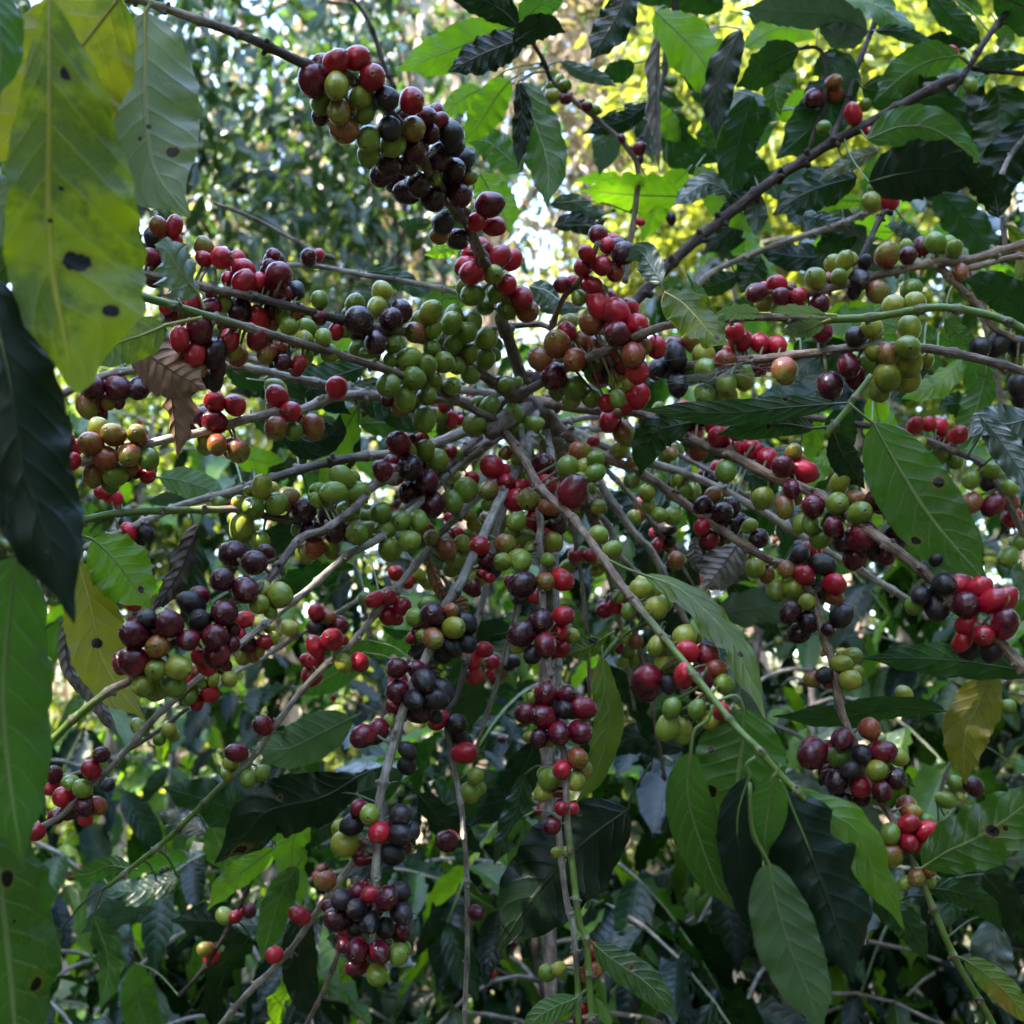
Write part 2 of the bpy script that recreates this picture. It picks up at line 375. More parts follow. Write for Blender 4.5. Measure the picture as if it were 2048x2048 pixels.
def leaf_geo(mb, path, w, d0, d1, roll=0., fold=.15, wave=.5, seed=0, curl=0., nu=34, nv=6, m=0, freq=4., bow=0., asym=(1., 1.), pw=(.62, .80)):
    """path: photo-pixel midrib from base to tip, w: full width (photo px). Returns base point and direction"""
    rnd = random.Random(seed)
    P2 = catmull(path, nu); ds = np.linspace(d0, d1, nu) + bow * np.sin(np.linspace(0, math.pi, nu))
    mid = [at(P2[i, 0], P2[i, 1], ds[i]) for i in range(nu)]
    Pg = np.zeros((nu, 2 * nv + 1, 3)); U = np.zeros((nu, 2 * nv + 1, 2))
    ph = [rnd.uniform(0, 6.28) for _ in range(4)]; f2 = [freq * rnd.uniform(.8, 1.25) for _ in range(2)]
    W = w / max(.25, math.cos(roll))
    for i in range(nu):
        u = i / (nu - 1.); T = (mid[min(i + 1, nu - 1)] - mid[max(i - 1, 0)]).normalized()
        view = (mid[i] - C0).normalized()
        side = T.cross(view).normalized(); nrm = side.cross(T).normalized()     # nrm away from the viewer
        if nrm.dot(view) < 0: nrm = -nrm
        rr = roll + .25 * math.sin(u * 2.2 + ph[3]) * wave
        sd = side * math.cos(rr) + nrm * math.sin(rr); nn = -side * math.sin(rr) + nrm * math.cos(rr)
        hw = lw(u, pw) * W / 2 * ds[i] / FP
        for j in range(-nv, nv + 1):
            v = j / nv; k = 0 if v < 0 else 1
            wv = wave * .15 * math.sin(f2[k] * 6.28 * u + ph[k] + 1.3 * math.sin(5 * u + ph[3])) * abs(v) ** 1.6 + wave * .08 * math.sin(f2[k] * 2.1 * 6.28 * u + ph[2]) * abs(v) ** 3
            quilt = .009 * abs(math.sin(math.pi * 9 * (u - .19 * abs(v) ** 1.25) + (.5 if v > 0 else 0))) * math.sin(math.pi * abs(v))
            a = curl * abs(v)
            lat = math.sin(a) / curl if abs(curl) > 1e-3 else abs(v)
            z = (1 - math.cos(a)) / curl if abs(curl) > 1e-3 else 0.
            e = 1 + (.06 * math.sin(f2[k] * 6.28 * u + ph[1 - k]) + .05 * math.sin(f2[k] * 2.6 * 6.28 * u + ph[k])) * wave * abs(v)
            off = fold * abs(v) + z + (wv - quilt) * 1.6
            Pg[i, j + nv] = mid[i] + sd * (hw * lat * e * (asym[1] if v > 0 else -asym[0])) + nn * (hw * off)
            U[i, j + nv] = (u, v * .5 + .5)
    mb.grid(Pg, U, None, m)
    return mid[0], (mid[1] - mid[0]).normalized()

SPOT_N = [0]
def make_leaf(path, w, mat, d0, d1, parent, stalk=None, spots=(), label=None, name='leaf', sdepth=None, **kw):
    """one leaf with its stalk as one mesh; stalk: photo-px points from the branch to the leaf base"""
    mb = MB(); p = [(a[0], a[1]) for a in toks(path)] if isinstance(path, str) else path
    kw.setdefault('seed', int(p[0][0] * 7 + p[0][1] * 3))
    base, dr = leaf_geo(mb, p, w, d0, d1, **kw)
    L = sum(math.dist(p[i], p[i + 1]) for i in range(len(p) - 1)); px = d0 / FP
    # midrib, thicker towards the base
    P2 = catmull(p, 16); ds = np.linspace(d0, d1, 16) + kw.get('bow', 0) * np.sin(np.linspace(0, math.pi, 16))
    if stalk is not None:
        sp = [(a[0], a[1]) for a in toks(stalk)] if isinstance(stalk, str) else list(stalk)
        sp.append(p[0]); q = catmull(sp, 8); sd0 = d0 if sdepth is None else sdepth
        pts = [at(q[i, 0], q[i, 1], sd0 + (d0 - sd0) * i / 7.) for i in range(8)]
    else:
        q0 = Vector(base); pts = [q0 - dr * (px * 22) * (1 - i / 3.) + UP * 0 for i in range(4)]
    n0 = len(pts)
    pts += [at(P2[i, 0], P2[i, 1], ds[i] + .0004) for i in range(1, 13)]
    n = len(pts); r0 = max(.0007, min(.0017, w * px * .011))
    rad = [r0 * (1.15 if i < n0 else max(.15, 1 - (i - n0) / 12.)) for i in range(n)]
    mb.tube(pts, rad, 6, m=1)
    m = LM[mat]
    if spots:
        asp = L / w; sl = []
        S = catmull(p, 60)
        for (sx, sy, sr) in spots:
            i = int(np.argmin(np.hypot(S[:, 0] - sx, S[:, 1] - sy))); i = min(max(i, 1), 58)
            T = S[i + 1] - S[i - 1]; T = T / np.linalg.norm(T); dx = np.array([sx, sy]) - S[i]
            cr = T[0] * dx[1] - T[1] * dx[0]
            # screen right-hand side of the direction of growth = +v
            v = -cr / (max(.2, lw(i / 59., kw.get('pw', (.62, .8)))) * w / 2); v /= kw.get('asym', (1, 1))[1 if v > 0 else 0]
            sl.append((i / 59., max(-.95, min(.95, v)), sr / w))
        SPOT_N[0] += 1
        m = leaf_mat('leaf_spotted_%d' % SPOT_N[0], spots=sl, aspect=asp, **LEAFDEF[mat])
    o = mb.build(name, [m, STALK[mat] if mat in STALK else STALK['grn']], parent, origin=base)
    if label: o['label'] = label
    return o
def stalk_mat(name, c):
    m, t = newmat(name); geo = nd(t, 'ShaderNodeNewGeometry')
    n = NOISE(t, geo.outputs['Position'], 120., 3.)
    pb = nd(t, 'ShaderNodeBsdfPrincipled'); t.links.new(MIX(t, n, tuple(x * .7 for x in c), tuple(x * 1.3 for x in c)), pb.inputs['Base Color'])
    pb.inputs['Roughness'].default_value = .45
    t.links.new(pb.outputs[0], nd(t, 'ShaderNodeOutputMaterial').inputs[0]); return m
STALK = dict(grn=stalk_mat('stalk_green', (.11, .17, .04)), yel=stalk_mat('stalk_yellow', (.33, .30, .06)), drk=stalk_mat('stalk_dark', (.04, .06, .025)))
STALK['ylg'] = STALK['yel']; STALK['rst'] = STALK['grn']; STALK['dgr'] = STALK['drk']; STALK['blu'] = STALK['drk']; STALK['pal'] = STALK['yel']

# ------------------------------------------------------------------ branches and cherries
class Branch:
    def __init__(s, tree, path, d, r, bark='brown', green=None, name='branch', node=75, label=None, sides=9):
        """d: depths along the path (list), r: (start, end) radius in photo px, green: (from, to) fraction along the length where the bark turns green"""
        s.tree = tree; pts = [(a[0], a[1]) for a in toks(path)]
        L = sum(math.dist(pts[i], pts[i + 1]) for i in range(len(pts) - 1)); n = max(6, int(L / 9))
        s.p = catmull(pts, n); t = np.linspace(0, 1, n)
        s.d = np.interp(t, np.linspace(0, 1, len(d)), d); s.n = n
        rnd = random.Random(int(L * 10)); s.rpx = np.interp(t, [0, 1], r)
        s.world = [at(s.p[i, 0], s.p[i, 1], s.d[i]) for i in range(n)]
        nodes = []; q = rnd.uniform(.3, .8) * node
        while q < L - 5: nodes.append(q); q += node * rnd.uniform(.8, 1.2)
        sl = t * L; sw = np.zeros(n)
        for q in nodes: sw = np.maximum(sw, np.exp(-((sl - q) / 7.) ** 2))
        rr = s.rpx * (1 + .34 * sw) * np.array([1 + .10 * mnoise.noise(Vector((i * .45, L, 0))) for i in range(n)])
        s.rad = rr * s.d / FP
        s.g = np.zeros(n) if green is None else np.clip((t - green[0]) / max(1e-3, green[1] - green[0]), 0, 1) * (1 - .75 * sw)
        s.mb = MB(); s.mb.tube(s.world, s.rad, sides, s.g)
        # knobs and dry scale stubs at the nodes
        for q in nodes:
            i = int(np.argmin(np.abs(sl - q)))
            for _ in range(rnd.choice((2, 3, 3, 4))):
                T = (s.world[min(i + 1, n - 1)] - s.world[max(i - 1, 0)]).normalized()
                a = rnd.uniform(0, 6.28); o = T.orthogonal().normalized(); o = o * math.cos(a) + T.cross(o) * math.sin(a)
                R = s.rad[i]; b = s.world[i] + T * rnd.uniform(-.6, .6) * R
                e = b + o * R * rnd.uniform(1.0, 1.5) + T * R * rnd.uniform(-.3, .5)
                s.mb.tube([b, (b + e) / 2, e], [R * .55, R * .5, R * .38], 6, np.full(3, s.g[i] * .3))
        s.bark = bark; s.name = name; s.label = label; s.ch = []; s.obj = None
    def near(s, x, y):
        return int(np.argmin(np.hypot(s.p[:, 0] - x, s.p[:, 1] - y)))
    def finish(s):
        s.obj = s.mb.build(s.name, BARK[s.bark], s.tree, origin=s.world[0])
        if s.label: s.obj['label'] = s.label
        for (k, pos, r, ax, seed) in s.ch:
            rnd = random.Random(seed)
            o = link(CH[k][0], rnd.choice(CHM[k]), s.obj, pos - s.world[0])
            o.scale = (r, r, r)
            qt = ax.to_track_quat('Z', 'Y'); o.rotation_mode = 'QUATERNION'
            o.rotation_quaternion = qt @ Matrix.Rotation(rnd.uniform(0, 6.28), 3, 'Z').to_quaternion()
        return s.obj
PLACED = []
def cherries(br, s, off=-.9, spread=1.):
    """s: 'x,y,r,kind' in front-to-back order; off: where the front ones sit relative to the branch, in fruit radii"""
    loc = []; L0 = toks(s); rq = random.Random(len(s))
    if len(L0) >= 7:
        ex = []
        for _ in range(int(len(L0) * .4)):
            a = rq.choice(L0); near = sorted(L0, key=lambda q: math.hypot(q[0] - a[0], q[1] - a[1]))[1:4]; b = rq.choice(near)
            if math.hypot(a[0] - b[0], a[1] - b[1]) > 75: continue
            ex.append(((a[0] + b[0]) / 2 + rq.uniform(-13, 13), (a[1] + b[1]) / 2 + rq.uniform(-13, 13), a[2], str(float(a[3]) * .9), rq.choice((a[4], b[4]))))
        L0 = L0 + ex
    for (x, y, k, r, kind) in L0:
        r = float(r) * k * 1.03; i = br.near(x, y); d = br.d[i]
        R = r * d / FP
        far = math.hypot(br.p[i, 0] - x, br.p[i, 1] - y)
        dep = d + off * R - (0 if off > 0 else max(0, .25 * R - .1 * R * far / r))
        for (x2, y2, r2, dep2) in loc:
            dd = math.hypot(x - x2, y - y2) * d / FP; s2 = (R + r2) * .93
            if dd < s2: dep = max(dep, dep2 + math.sqrt(s2 * s2 - dd * dd) * .98)
        dep = min(dep, d + 4.2 * R)
        loc.append((x, y, R, dep))
        seed = int(x * 13 + y * 7); rnd = random.Random(seed)
        pos = at(x, y, dep); R = R * dep / d
        b = br.world[i]; rv = Vector((rnd.uniform(-1, 1), rnd.uniform(-1, 1), rnd.uniform(-1, 1)))
        away = (pos - b); away = away / max(1e-6, away.length)
        ax = (away * 1. - FW * rnd.uniform(-.1, 1.0) + rv * .6 - UP * .25).normalized()
        br.ch.append((kind, pos, R, ax, seed))
        # pedicel from the twig to the stem end of the fruit
        e = pos - ax * R * .95
        if (e - b).length < 6 * R: br.mb.tube([b, b.lerp(e, .55) + rv * R * .08, e], [R * .17, R * .12, R * .13], 5, np.array([.1, .5, .7]))

def leaf_on(br, path, w, mat, d0, d1, stalk=None, **kw):
    return dict(br=br, path=path, w=w, mat=mat, d0=d0, d1=d1, stalk=stalk, **kw)

# ================================================================== GROUND
def ground_mat():
    m, t = newmat('forest_floor'); geo = nd(t, 'ShaderNodeNewGeometry'); P = geo.outputs['Position']
    a = NOISE(t, P, .6, 4.); b = NOISE(t, P, 9., 6., .7); c = NOISE(t, P, 45., 4., .6)
    col = MIX(t, SS(t, b, .35, .65), (.03, .02, .012), (.11, .075, .045))
    col = MIX(t, SS(t, c, .52, .62), col, (.26, .19, .11))
    col = MIX(t, SS(t, a, .5, .62), col, (.05, .08, .02))
    pb = nd(t, 'ShaderNodeBsdfPrincipled'); t.links.new(col, pb.inputs['Base Color']); pb.inputs['Roughness'].default_value = .9
    t.links.new(BUMP(t, M(t, 'ADD', b, c), .8, .03), pb.inputs['Normal'])
    t.links.new(pb.outputs[0], nd(t, 'ShaderNodeOutputMaterial').inputs[0]); return m
mb = MB(); n = 61; gx = np.linspace(-60, 60, n); gy = np.linspace(-20, 100, n)
Pg = np.zeros((n, n, 3))
for i in range(n):
    for j in range(n):
        Pg[i, j] = (gx[j], gy[i], .10 * mnoise.noise(Vector((gx[j] * .3, gy[i] * .3, 0))) + max(0, gy[i] - 14) * .10)
mb.grid(Pg, Pg[:, :, :2] / 10)
tag(mb.build('ground', ground_mat()), None, kind='structure')

# ================================================================== FOREST BEHIND
def simple_leaf_mat(name, a, b, trans, tfac=.5, rough=.4):
    m, t = newmat(name); geo = nd(t, 'ShaderNodeNewGeometry')
    n = NOISE(t, geo.outputs['Position'], 1.6, 3., .6); r = geo.outputs['Random Per Island']
    f = M(t, 'ADD', M(t, 'MULTIPLY', n, .6), M(t, 'MULTIPLY', r, .4))
    pb = nd(t, 'ShaderNodeBsdfPrincipled'); t.links.new(MIX(t, SS(t, f, .3, .7), a, b), pb.inputs['Base Color']); pb.inputs['Roughness'].default_value = rough
    tb = nd(t, 'ShaderNodeBsdfTranslucent'); t.links.new(MIX(t, SS(t, f, .3, .7), tuple(c * .6 for c in trans), trans), tb.inputs[0])
    mx = nd(t, 'ShaderNodeMixShader'); mx.inputs[0].default_value = tfac
    t.links.new(pb.outputs[0], mx.inputs[1]); t.links.new(tb.outputs[0], mx.inputs[2])
    t.links.new(mx.outputs[0], nd(t, 'ShaderNodeOutputMaterial').inputs[0]); return m
FOL = dict(
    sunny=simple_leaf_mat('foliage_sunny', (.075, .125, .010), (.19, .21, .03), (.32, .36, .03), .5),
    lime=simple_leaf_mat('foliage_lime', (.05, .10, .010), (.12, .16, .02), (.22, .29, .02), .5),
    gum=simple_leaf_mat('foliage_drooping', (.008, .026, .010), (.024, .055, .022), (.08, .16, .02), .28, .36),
    tan=simple_leaf_mat('foliage_sunlit_tan', (.12, .085, .055), (.28, .21, .145), (.3, .24, .1), .35, .5),  # tan tone stands in for sunlit trunks and bright background specks
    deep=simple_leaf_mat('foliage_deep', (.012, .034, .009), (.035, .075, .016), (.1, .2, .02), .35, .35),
)
def bulk(name, base, dr, nr, L, W, mats, parent, nu=2, nv=1, bend=.12, wave=0., origin=None, mi=None, seed=0):
    """many leaves as one mesh. base, dr, nr: (N,3); L, W: (N,)"""
    N = len(base); rs = np.random.RandomState(seed)
    dr = dr / np.linalg.norm(dr, axis=1)[:, None]
    sd = np.cross(dr, nr); sd /= np.linalg.norm(sd, axis=1)[:, None] + 1e-9
    nn = np.cross(sd, dr)
    us = np.linspace(0, 1, nu + 1); vs = np.linspace(-1, 1, 2 * nv + 1)
    k = len(vs); V = np.zeros((N, nu + 1, k, 3)); ph = rs.uniform(0, 6.28, (N, 2))
    bd = bend * rs.uniform(.2, 1.8, N)
    for i, u in enumerate(us):
        hw = lw(min(max(u, .0), 1.)) if nu > 2 else math.sin(math.pi * u)
        for j, v in enumerate(vs):
            wv = wave * np.sin(ph[:, 0 if v < 0 else 1] + u * 26) * abs(v) ** 2 * W * .16
            V[:, i, j] = base + dr * (L * u)[:, None] + sd * (W * .5 * hw * v)[:, None] - nn * (bd * L * u * u - .22 * W * hw * abs(v) + wv)[:, None]
    M_ = (nu + 1) * k; b = np.arange(N) * M_
    q = np.array([[i * k + j, i * k + j + 1, (i + 1) * k + j + 1, (i + 1) * k + j] for i in range(nu) for j in range(k - 1)])
    F = (b[:, None, None] + q[None]).reshape(-1, 4); nf = len(F)
    og = np.array(origin) if origin is not None else np.zeros(3)
    me = bpy.data.meshes.new(name)
    me.vertices.add(N * M_); me.vertices.foreach_set('co', (V.reshape(-1, 3) - og).ravel())
    me.loops.add(nf * 4); me.loops.foreach_set('vertex_index', F.ravel().astype(np.int32))
    me.polygons.add(nf); me.polygons.foreach_set('loop_start', np.arange(nf, dtype=np.int32) * 4)
    for m in mats: me.materials.append(m)
    if mi is not None: me.polygons.foreach_set('material_index', np.repeat(mi, len(q)).astype(np.int32))
    me.polygons.foreach_set('use_smooth', np.ones(nf, bool))
    uvt = np.array([[us[i], vs[j] * .5 + .5] for i in range(nu + 1) for j in range(k)])
    uv = uvt[q].reshape(-1, 2); me.uv_layers.new(name='UVMap').data.foreach_set('uv', np.tile(uv, (N, 1)).astype(np.float32).ravel())
    me.update(calc_edges=True); me.validate()
    o = link(name, me)
    if origin is not None: o.location = Vector(origin)
    if parent is not None: o.parent = parent; o.matrix_parent_inverse = Matrix.Translation(-wloc(parent))
    return o

def forest_tree(label, px, depth, H, tr, cpx, cpy, crad, cz, nclump, nleaf, mat, leafL, leafW, droop=False, seed=1, limbs=5, lean=0.):
    rs = np.random.RandomState(seed); rnd = random.Random(seed)
    b = at(px, 1024, depth); base = Vector((b.x, b.y, max(0, b.y - 14) * .10 - .1))
    t = thing('forest_tree', base, label, 'tree', None)
    mb = MB(); top = base + Vector((lean, .3, H))
    pts = [base.lerp(top, i / 10.) + Vector((.06 * math.sin(i * 1.3 + seed), .05 * math.cos(i * 1.7 + seed), 0)) * (H / 6) for i in range(11)]
    mb.tube(pts, [tr * (1.25 - .9 * i / 10.) for i in range(11)], 10)
    cc = at(cpx, cpy, depth)
    cl = []
    for i in range(nclump):
        v = rs.normal(size=3); v = v / np.linalg.norm(v) * rs.uniform(.25, 1.) ** .5
        cl.append(np.array(cc) + v * np.array([crad, crad * .8, cz]))
    for i in range(limbs):
        a = pts[rnd.randint(5, 9)]; e = Vector(cl[i % nclump]); mid = a.lerp(e, .5) + Vector((0, 0, .15 * (e - a).length))
        mb.tube([a, a.lerp(mid, .5), mid, mid.lerp(e, .5), e], [tr * .4, tr * .3, tr * .22, tr * .15, tr * .05], 6)
    mb.build('trunk', BARK['tree'], t, origin=base)
    cl = np.array(cl); idx = rs.randint(0, nclump, nleaf)
    if droop:
        st = cl[idx] + rs.normal(size=(nleaf, 3)) * np.array([crad * .2, crad * .2, cz * .2])
        # leaves strung on hanging strands
        ns = nleaf // 14; s0 = st[:ns]; k = rs.randint(0, ns, nleaf); u = rs.uniform(0, 1, nleaf)
        pos = s0[k] + np.stack([.10 * np.sin(k * 3.1) * u, .1 * np.cos(k * 2.3) * u, -u * crad * .9], 1) + rs.normal(size=(nleaf, 3)) * .03
        dr = rs.normal(size=(nleaf, 3)) * .8 + np.array([0, 0, -1.])
    else:
        sig = crad / (nclump ** .4) * .62
        pos = cl[idx] + rs.normal(size=(nleaf, 3)) * sig * np.array([1, 1, .75])
        dr = rs.normal(size=(nleaf, 3)) + np.array([0, 0, -.35])
    nr = rs.normal(size=(nleaf, 3)) + np.array([0, 0, .6])
    L = leafL * rs.uniform(.6, 1.3, nleaf); W_ = leafW * rs.uniform(.6, 1.3, nleaf)
    bulk('crown', pos, dr, nr, L, W_, [FOL[mat]], t, origin=base, seed=seed)
    return t
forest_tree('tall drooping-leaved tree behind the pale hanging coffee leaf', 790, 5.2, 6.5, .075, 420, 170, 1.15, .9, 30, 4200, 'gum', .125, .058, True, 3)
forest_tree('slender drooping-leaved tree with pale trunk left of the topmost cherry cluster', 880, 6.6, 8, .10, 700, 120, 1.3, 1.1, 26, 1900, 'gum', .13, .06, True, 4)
forest_tree('far drooping tree whose tan leaves stand for sunlit trunks at top left', 560, 8.5, 9, .13, 520, 120, 2.2, 1.6, 30, 4200, 'tan', .26, .05, True, 5)  # tan layer set behind the dark leaves for sunlit specks
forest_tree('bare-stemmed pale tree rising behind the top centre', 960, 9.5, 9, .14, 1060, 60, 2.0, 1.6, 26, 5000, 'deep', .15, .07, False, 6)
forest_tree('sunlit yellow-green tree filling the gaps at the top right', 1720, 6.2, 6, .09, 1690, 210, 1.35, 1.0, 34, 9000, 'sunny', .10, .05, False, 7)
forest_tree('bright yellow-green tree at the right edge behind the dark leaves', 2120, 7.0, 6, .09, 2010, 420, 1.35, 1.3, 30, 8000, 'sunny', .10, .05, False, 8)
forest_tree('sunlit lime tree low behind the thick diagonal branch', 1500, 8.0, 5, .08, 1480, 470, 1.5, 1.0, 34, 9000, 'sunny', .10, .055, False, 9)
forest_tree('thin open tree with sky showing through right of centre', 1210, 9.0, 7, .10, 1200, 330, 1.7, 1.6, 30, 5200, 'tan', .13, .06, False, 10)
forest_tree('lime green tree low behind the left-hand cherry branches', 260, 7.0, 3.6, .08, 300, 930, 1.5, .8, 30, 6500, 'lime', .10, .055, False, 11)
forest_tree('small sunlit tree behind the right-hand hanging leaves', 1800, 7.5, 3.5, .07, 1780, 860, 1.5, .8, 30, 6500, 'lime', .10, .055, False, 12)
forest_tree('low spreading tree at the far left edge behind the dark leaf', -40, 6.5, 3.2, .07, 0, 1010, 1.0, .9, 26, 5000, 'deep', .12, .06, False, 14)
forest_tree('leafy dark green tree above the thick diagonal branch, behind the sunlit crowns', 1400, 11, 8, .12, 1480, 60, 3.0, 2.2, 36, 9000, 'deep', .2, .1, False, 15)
forest_tree('slim yellow-green sapling beyond the drooping tree at the left', 640, 7.5, 4.2, .055, 560, 520, 1.0, .8, 20, 3200, 'sunny', .09, .05, False, 13)
# far wood that reads as one mass
rs = np.random.RandomState(77); N = 72000
pos = np.stack([rs.uniform(-11, 11, N), rs.uniform(11, 17, N), rs.uniform(0, 1, N) ** 1.35 * 8 - .1], 1)
keep = np.array([mnoise.noise(Vector((p[0] * .55, p[1] * .2, p[2] * .6))) for p in pos]) > np.where(pos[:, 2] < 4.6, -.6, -.12)
pos = pos[keep]; N = len(pos)
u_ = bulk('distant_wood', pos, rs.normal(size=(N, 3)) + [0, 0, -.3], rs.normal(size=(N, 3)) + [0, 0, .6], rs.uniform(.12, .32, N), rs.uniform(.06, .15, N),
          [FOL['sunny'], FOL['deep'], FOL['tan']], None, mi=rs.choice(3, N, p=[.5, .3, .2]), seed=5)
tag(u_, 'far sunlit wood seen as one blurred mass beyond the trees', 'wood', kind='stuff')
N = 26000; pos = np.stack([rs.uniform(-9, 9, N), rs.uniform(-7, -3, N), rs.uniform(0, 1, N) * 6.6], 1)  # leaf mass added out of view to block low sky light
keep = np.array([mnoise.noise(Vector(p) * .5) for p in pos]) > -.25; pos = pos[keep]
M2 = 20000; p2 = np.stack([rs.uniform(-8, -4.2, M2), rs.uniform(-4, 6, M2), rs.uniform(0, 1, M2) * 5.6], 1); p2 = p2[p2[:, 0] / np.maximum(p2[:, 1], .1) < -.72]
M3 = 20000; p3 = np.stack([rs.uniform(3.2, 8, M3), rs.uniform(-5, 4.5, M3), rs.uniform(0, 1, M3) * 6.4], 1); p3 = p3[p3[:, 0] / np.maximum(p3[:, 1], .1) > .75]
pos = np.vstack([pos, p2, p3]); N = len(pos)
u_ = bulk('sky_blocking_wood', pos, rs.normal(size=(N, 3)) + [0, 0, -.3], rs.normal(size=(N, 3)) + [0, 0, .6], rs.uniform(.2, .45, N), rs.uniform(.1, .2, N), [FOL['deep']], None, seed=6)
tag(u_, 'unseen wood added on the near side to block low sky light', 'wood', kind='stuff')
# unseen tree added to keep direct sun off the coffee plants
sh = thing('added_shade_tree', (-5.2, -2.2, 0), 'unseen tree added for shade, its leafy crown set between sun and coffee plants', 'tree')
cc = Vector((0, .7, 1.75)) + SDIR * 7.0
mb = MB(); b = Vector((-5.2, -2.2, -.1)); e = cc + Vector((.2, .1, .2))
mb.tube([b, b + Vector((0, 0, 2)), b + Vector((-.1, 0, 3.8)), b.lerp(e, .5) + Vector((.4, 0, 2.0)), e], [.14, .12, .1, .07, .03], 10)
mb.build('trunk', BARK['tree'], sh, origin=sh.location)
rs = np.random.RandomState(21); allp = []
s1 = SDIR.orthogonal().normalized(); s2 = SDIR.cross(s1)
for (tgt, N, rad, th) in ((Vector((0, .7, 1.75)), 12500, 2.3, -.55), (Vector((.1, 3.0, 1.2)), 12500, 2.5, -.33)):  # crown discs laid across the sun's path to cast the shade
    c = tgt + SDIR * 7.0
    rr = np.sqrt(rs.uniform(0, 1, N)) * rad; aa = rs.uniform(0, 6.283, N)
    p = np.array(c) + np.outer(rr * np.cos(aa), s1) + np.outer(rr * np.sin(aa), s2) + np.outer(rs.normal(size=N) * .22, SDIR)
    p = p[np.array([mnoise.noise(Vector(q) * 1.7) for q in p]) > th]
    allp.append(p)
pos = np.vstack(allp); fwd = (pos - np.array(C0)) @ np.array(FW); u_p = (pos - np.array(C0)) @ np.array(UP)
pos = pos[(fwd < .1) | (np.maximum(u_p, np.abs(pos[:, 0])) > .54 * fwd)]; N = len(pos)
bulk('crown', pos, rs.normal(size=(N, 3)), rs.normal(size=(N, 3)) * .6 + np.array(SDIR), rs.uniform(.1, .2, N), rs.uniform(.05, .09, N), [FOL['deep']], sh, origin=sh.location)

# ================================================================== COFFEE SHRUBS BEHIND
def shrub(label, px, depth, H, nlat, seed, tall=0., leafL=.13, mix=(.34, .32, .22, .12), reach=.62, ncherry=20, zmin=.5, lo=.35):
    rs = np.random.RandomState(seed); rnd = random.Random(seed)
    b = at(px, 1024, depth); base = Vector((b.x, b.y, -.05))
    t = thing('coffee_tree', base, label, 'coffee tree', 'coffee trees in the row behind')
    mb = MB(); pts = [base + Vector((.05 * math.sin(i * .9 + seed), .05 * math.cos(i * .7 + seed), H * i / 12.)) for i in range(13)]
    mb.tube(pts, [.016 - .011 * i / 12. for i in range(13)], 8, m=0)
    BS = []; DR = []; NR = []; LL = []; cher = []
    for k in range(nlat):
        z = zmin + (H - zmin) * (k + rnd.random()) / nlat; i = min(11, int(z / H * 12)); o = pts[i].lerp(pts[i + 1], z / H * 12 - i)
        az = k * 2.4 + rnd.uniform(-.4, .4); f = 1 - .55 * (z / H) ** 3; Lb = reach * f * rnd.uniform(.7, 1.15)
        h = Vector((math.cos(az), math.sin(az), 0)); up = rnd.uniform(.15, .6); dp = rnd.uniform(.5, 1.1)
        br = [o + h * (Lb * s) + Vector((0, 0, Lb * (up * s - dp * s * s))) for s in np.linspace(0, 1, 9)]
        mb.tube(br, [.0042 - .003 * q / 8. for q in range(9)], 5, np.clip(np.linspace(-1, 1.2, 9), 0, 1), 1)
        npair = int(Lb / .055)
        for q in range(1, npair + 1):
            s = q / npair
            if s < lo and rnd.random() < .75: 
                if rnd.random() < .35: cher.append(br[int(s * 8)])
                continue
            p = br[int(s * 7.99)].lerp(br[min(8, int(s * 7.99) + 1)], s * 7.99 % 1)
            T = (br[min(8, int(s * 7.99) + 1)] - br[int(s * 7.99)]).normalized(); sd = T.cross(Vector((0, 0, 1))).normalized()
            for sg in (-1, 1):
                d = (sd * sg * rnd.uniform(.6, 1.) + T * rnd.uniform(.1, .7) + Vector((0, 0, rnd.uniform(-1.0, -.05))))
                BS.append(p); DR.append(d); NR.append(Vector((rnd.uniform(-.5, .5), rnd.uniform(-.5, .5), 1)) + d * .01)
                LL.append(leafL * rnd.uniform(.55, 1.2) * (1 if s < .85 else .75))
    N = len(BS); LL = np.array(LL)
    mb.build('stem', [BARK['brown'], BARK['pale']], t, origin=base)
    bulk('foliage', np.array([tuple(v) for v in BS]), np.array([tuple(v) for v in DR]), np.array([tuple(v) for v in NR]), LL, LL * rs.uniform(.34, .46, N),
         [LM['drk'], LM['dgr'], LM['grn'], LM['brt']], t, nu=9, nv=2, bend=.2, wave=1., origin=base, mi=rs.choice(4, N, p=mix), seed=seed)
    rnd.shuffle(cher)
    for p in cher[:ncherry]:
        for _ in range(rnd.choice((2, 3, 4, 5))):
            k = rnd.choice('rrdgyopk'); r = .0068 * rnd.uniform(.85, 1.1)
            q = p + Vector((rnd.uniform(-1, 1), rnd.uniform(-1, 1), rnd.uniform(-1, 1))).normalized() * r * 1.6
            o = link(CH[k][0], rnd.choice(CHM[k]), t, q - base); o.scale = (r, r, r)
            o.rotation_euler = (rnd.uniform(0, 6.28), rnd.uniform(0, 6.28), 0)
    return t
shrub('dense dark coffee tree behind the lower left corner', 60, 1.75, 1.62, 34, 101)
shrub('dark coffee tree behind the lowest black cherry cluster', 640, 1.7, 1.42, 30, 102)
shrub('shaded coffee tree behind the straight central hanging branch', 1120, 1.75, 1.62, 34, 103)
shrub('shaded coffee tree behind the big hanging leaves at lower right', 1560, 1.8, 1.66, 34, 104)
shrub('dark coffee tree at the lower right edge of the picture', 2080, 1.8, 2.0, 38, 105)
shrub('tall coffee tree behind the thick diagonal branch', 1500, 2.2, 2.62, 40, 106, zmin=.9, mix=(.35, .3, .2, .15))
shrub('tall leafy coffee tree at the upper right corner', 2020, 2.0, 2.75, 42, 107, zmin=.9, mix=(.35, .3, .2, .15))
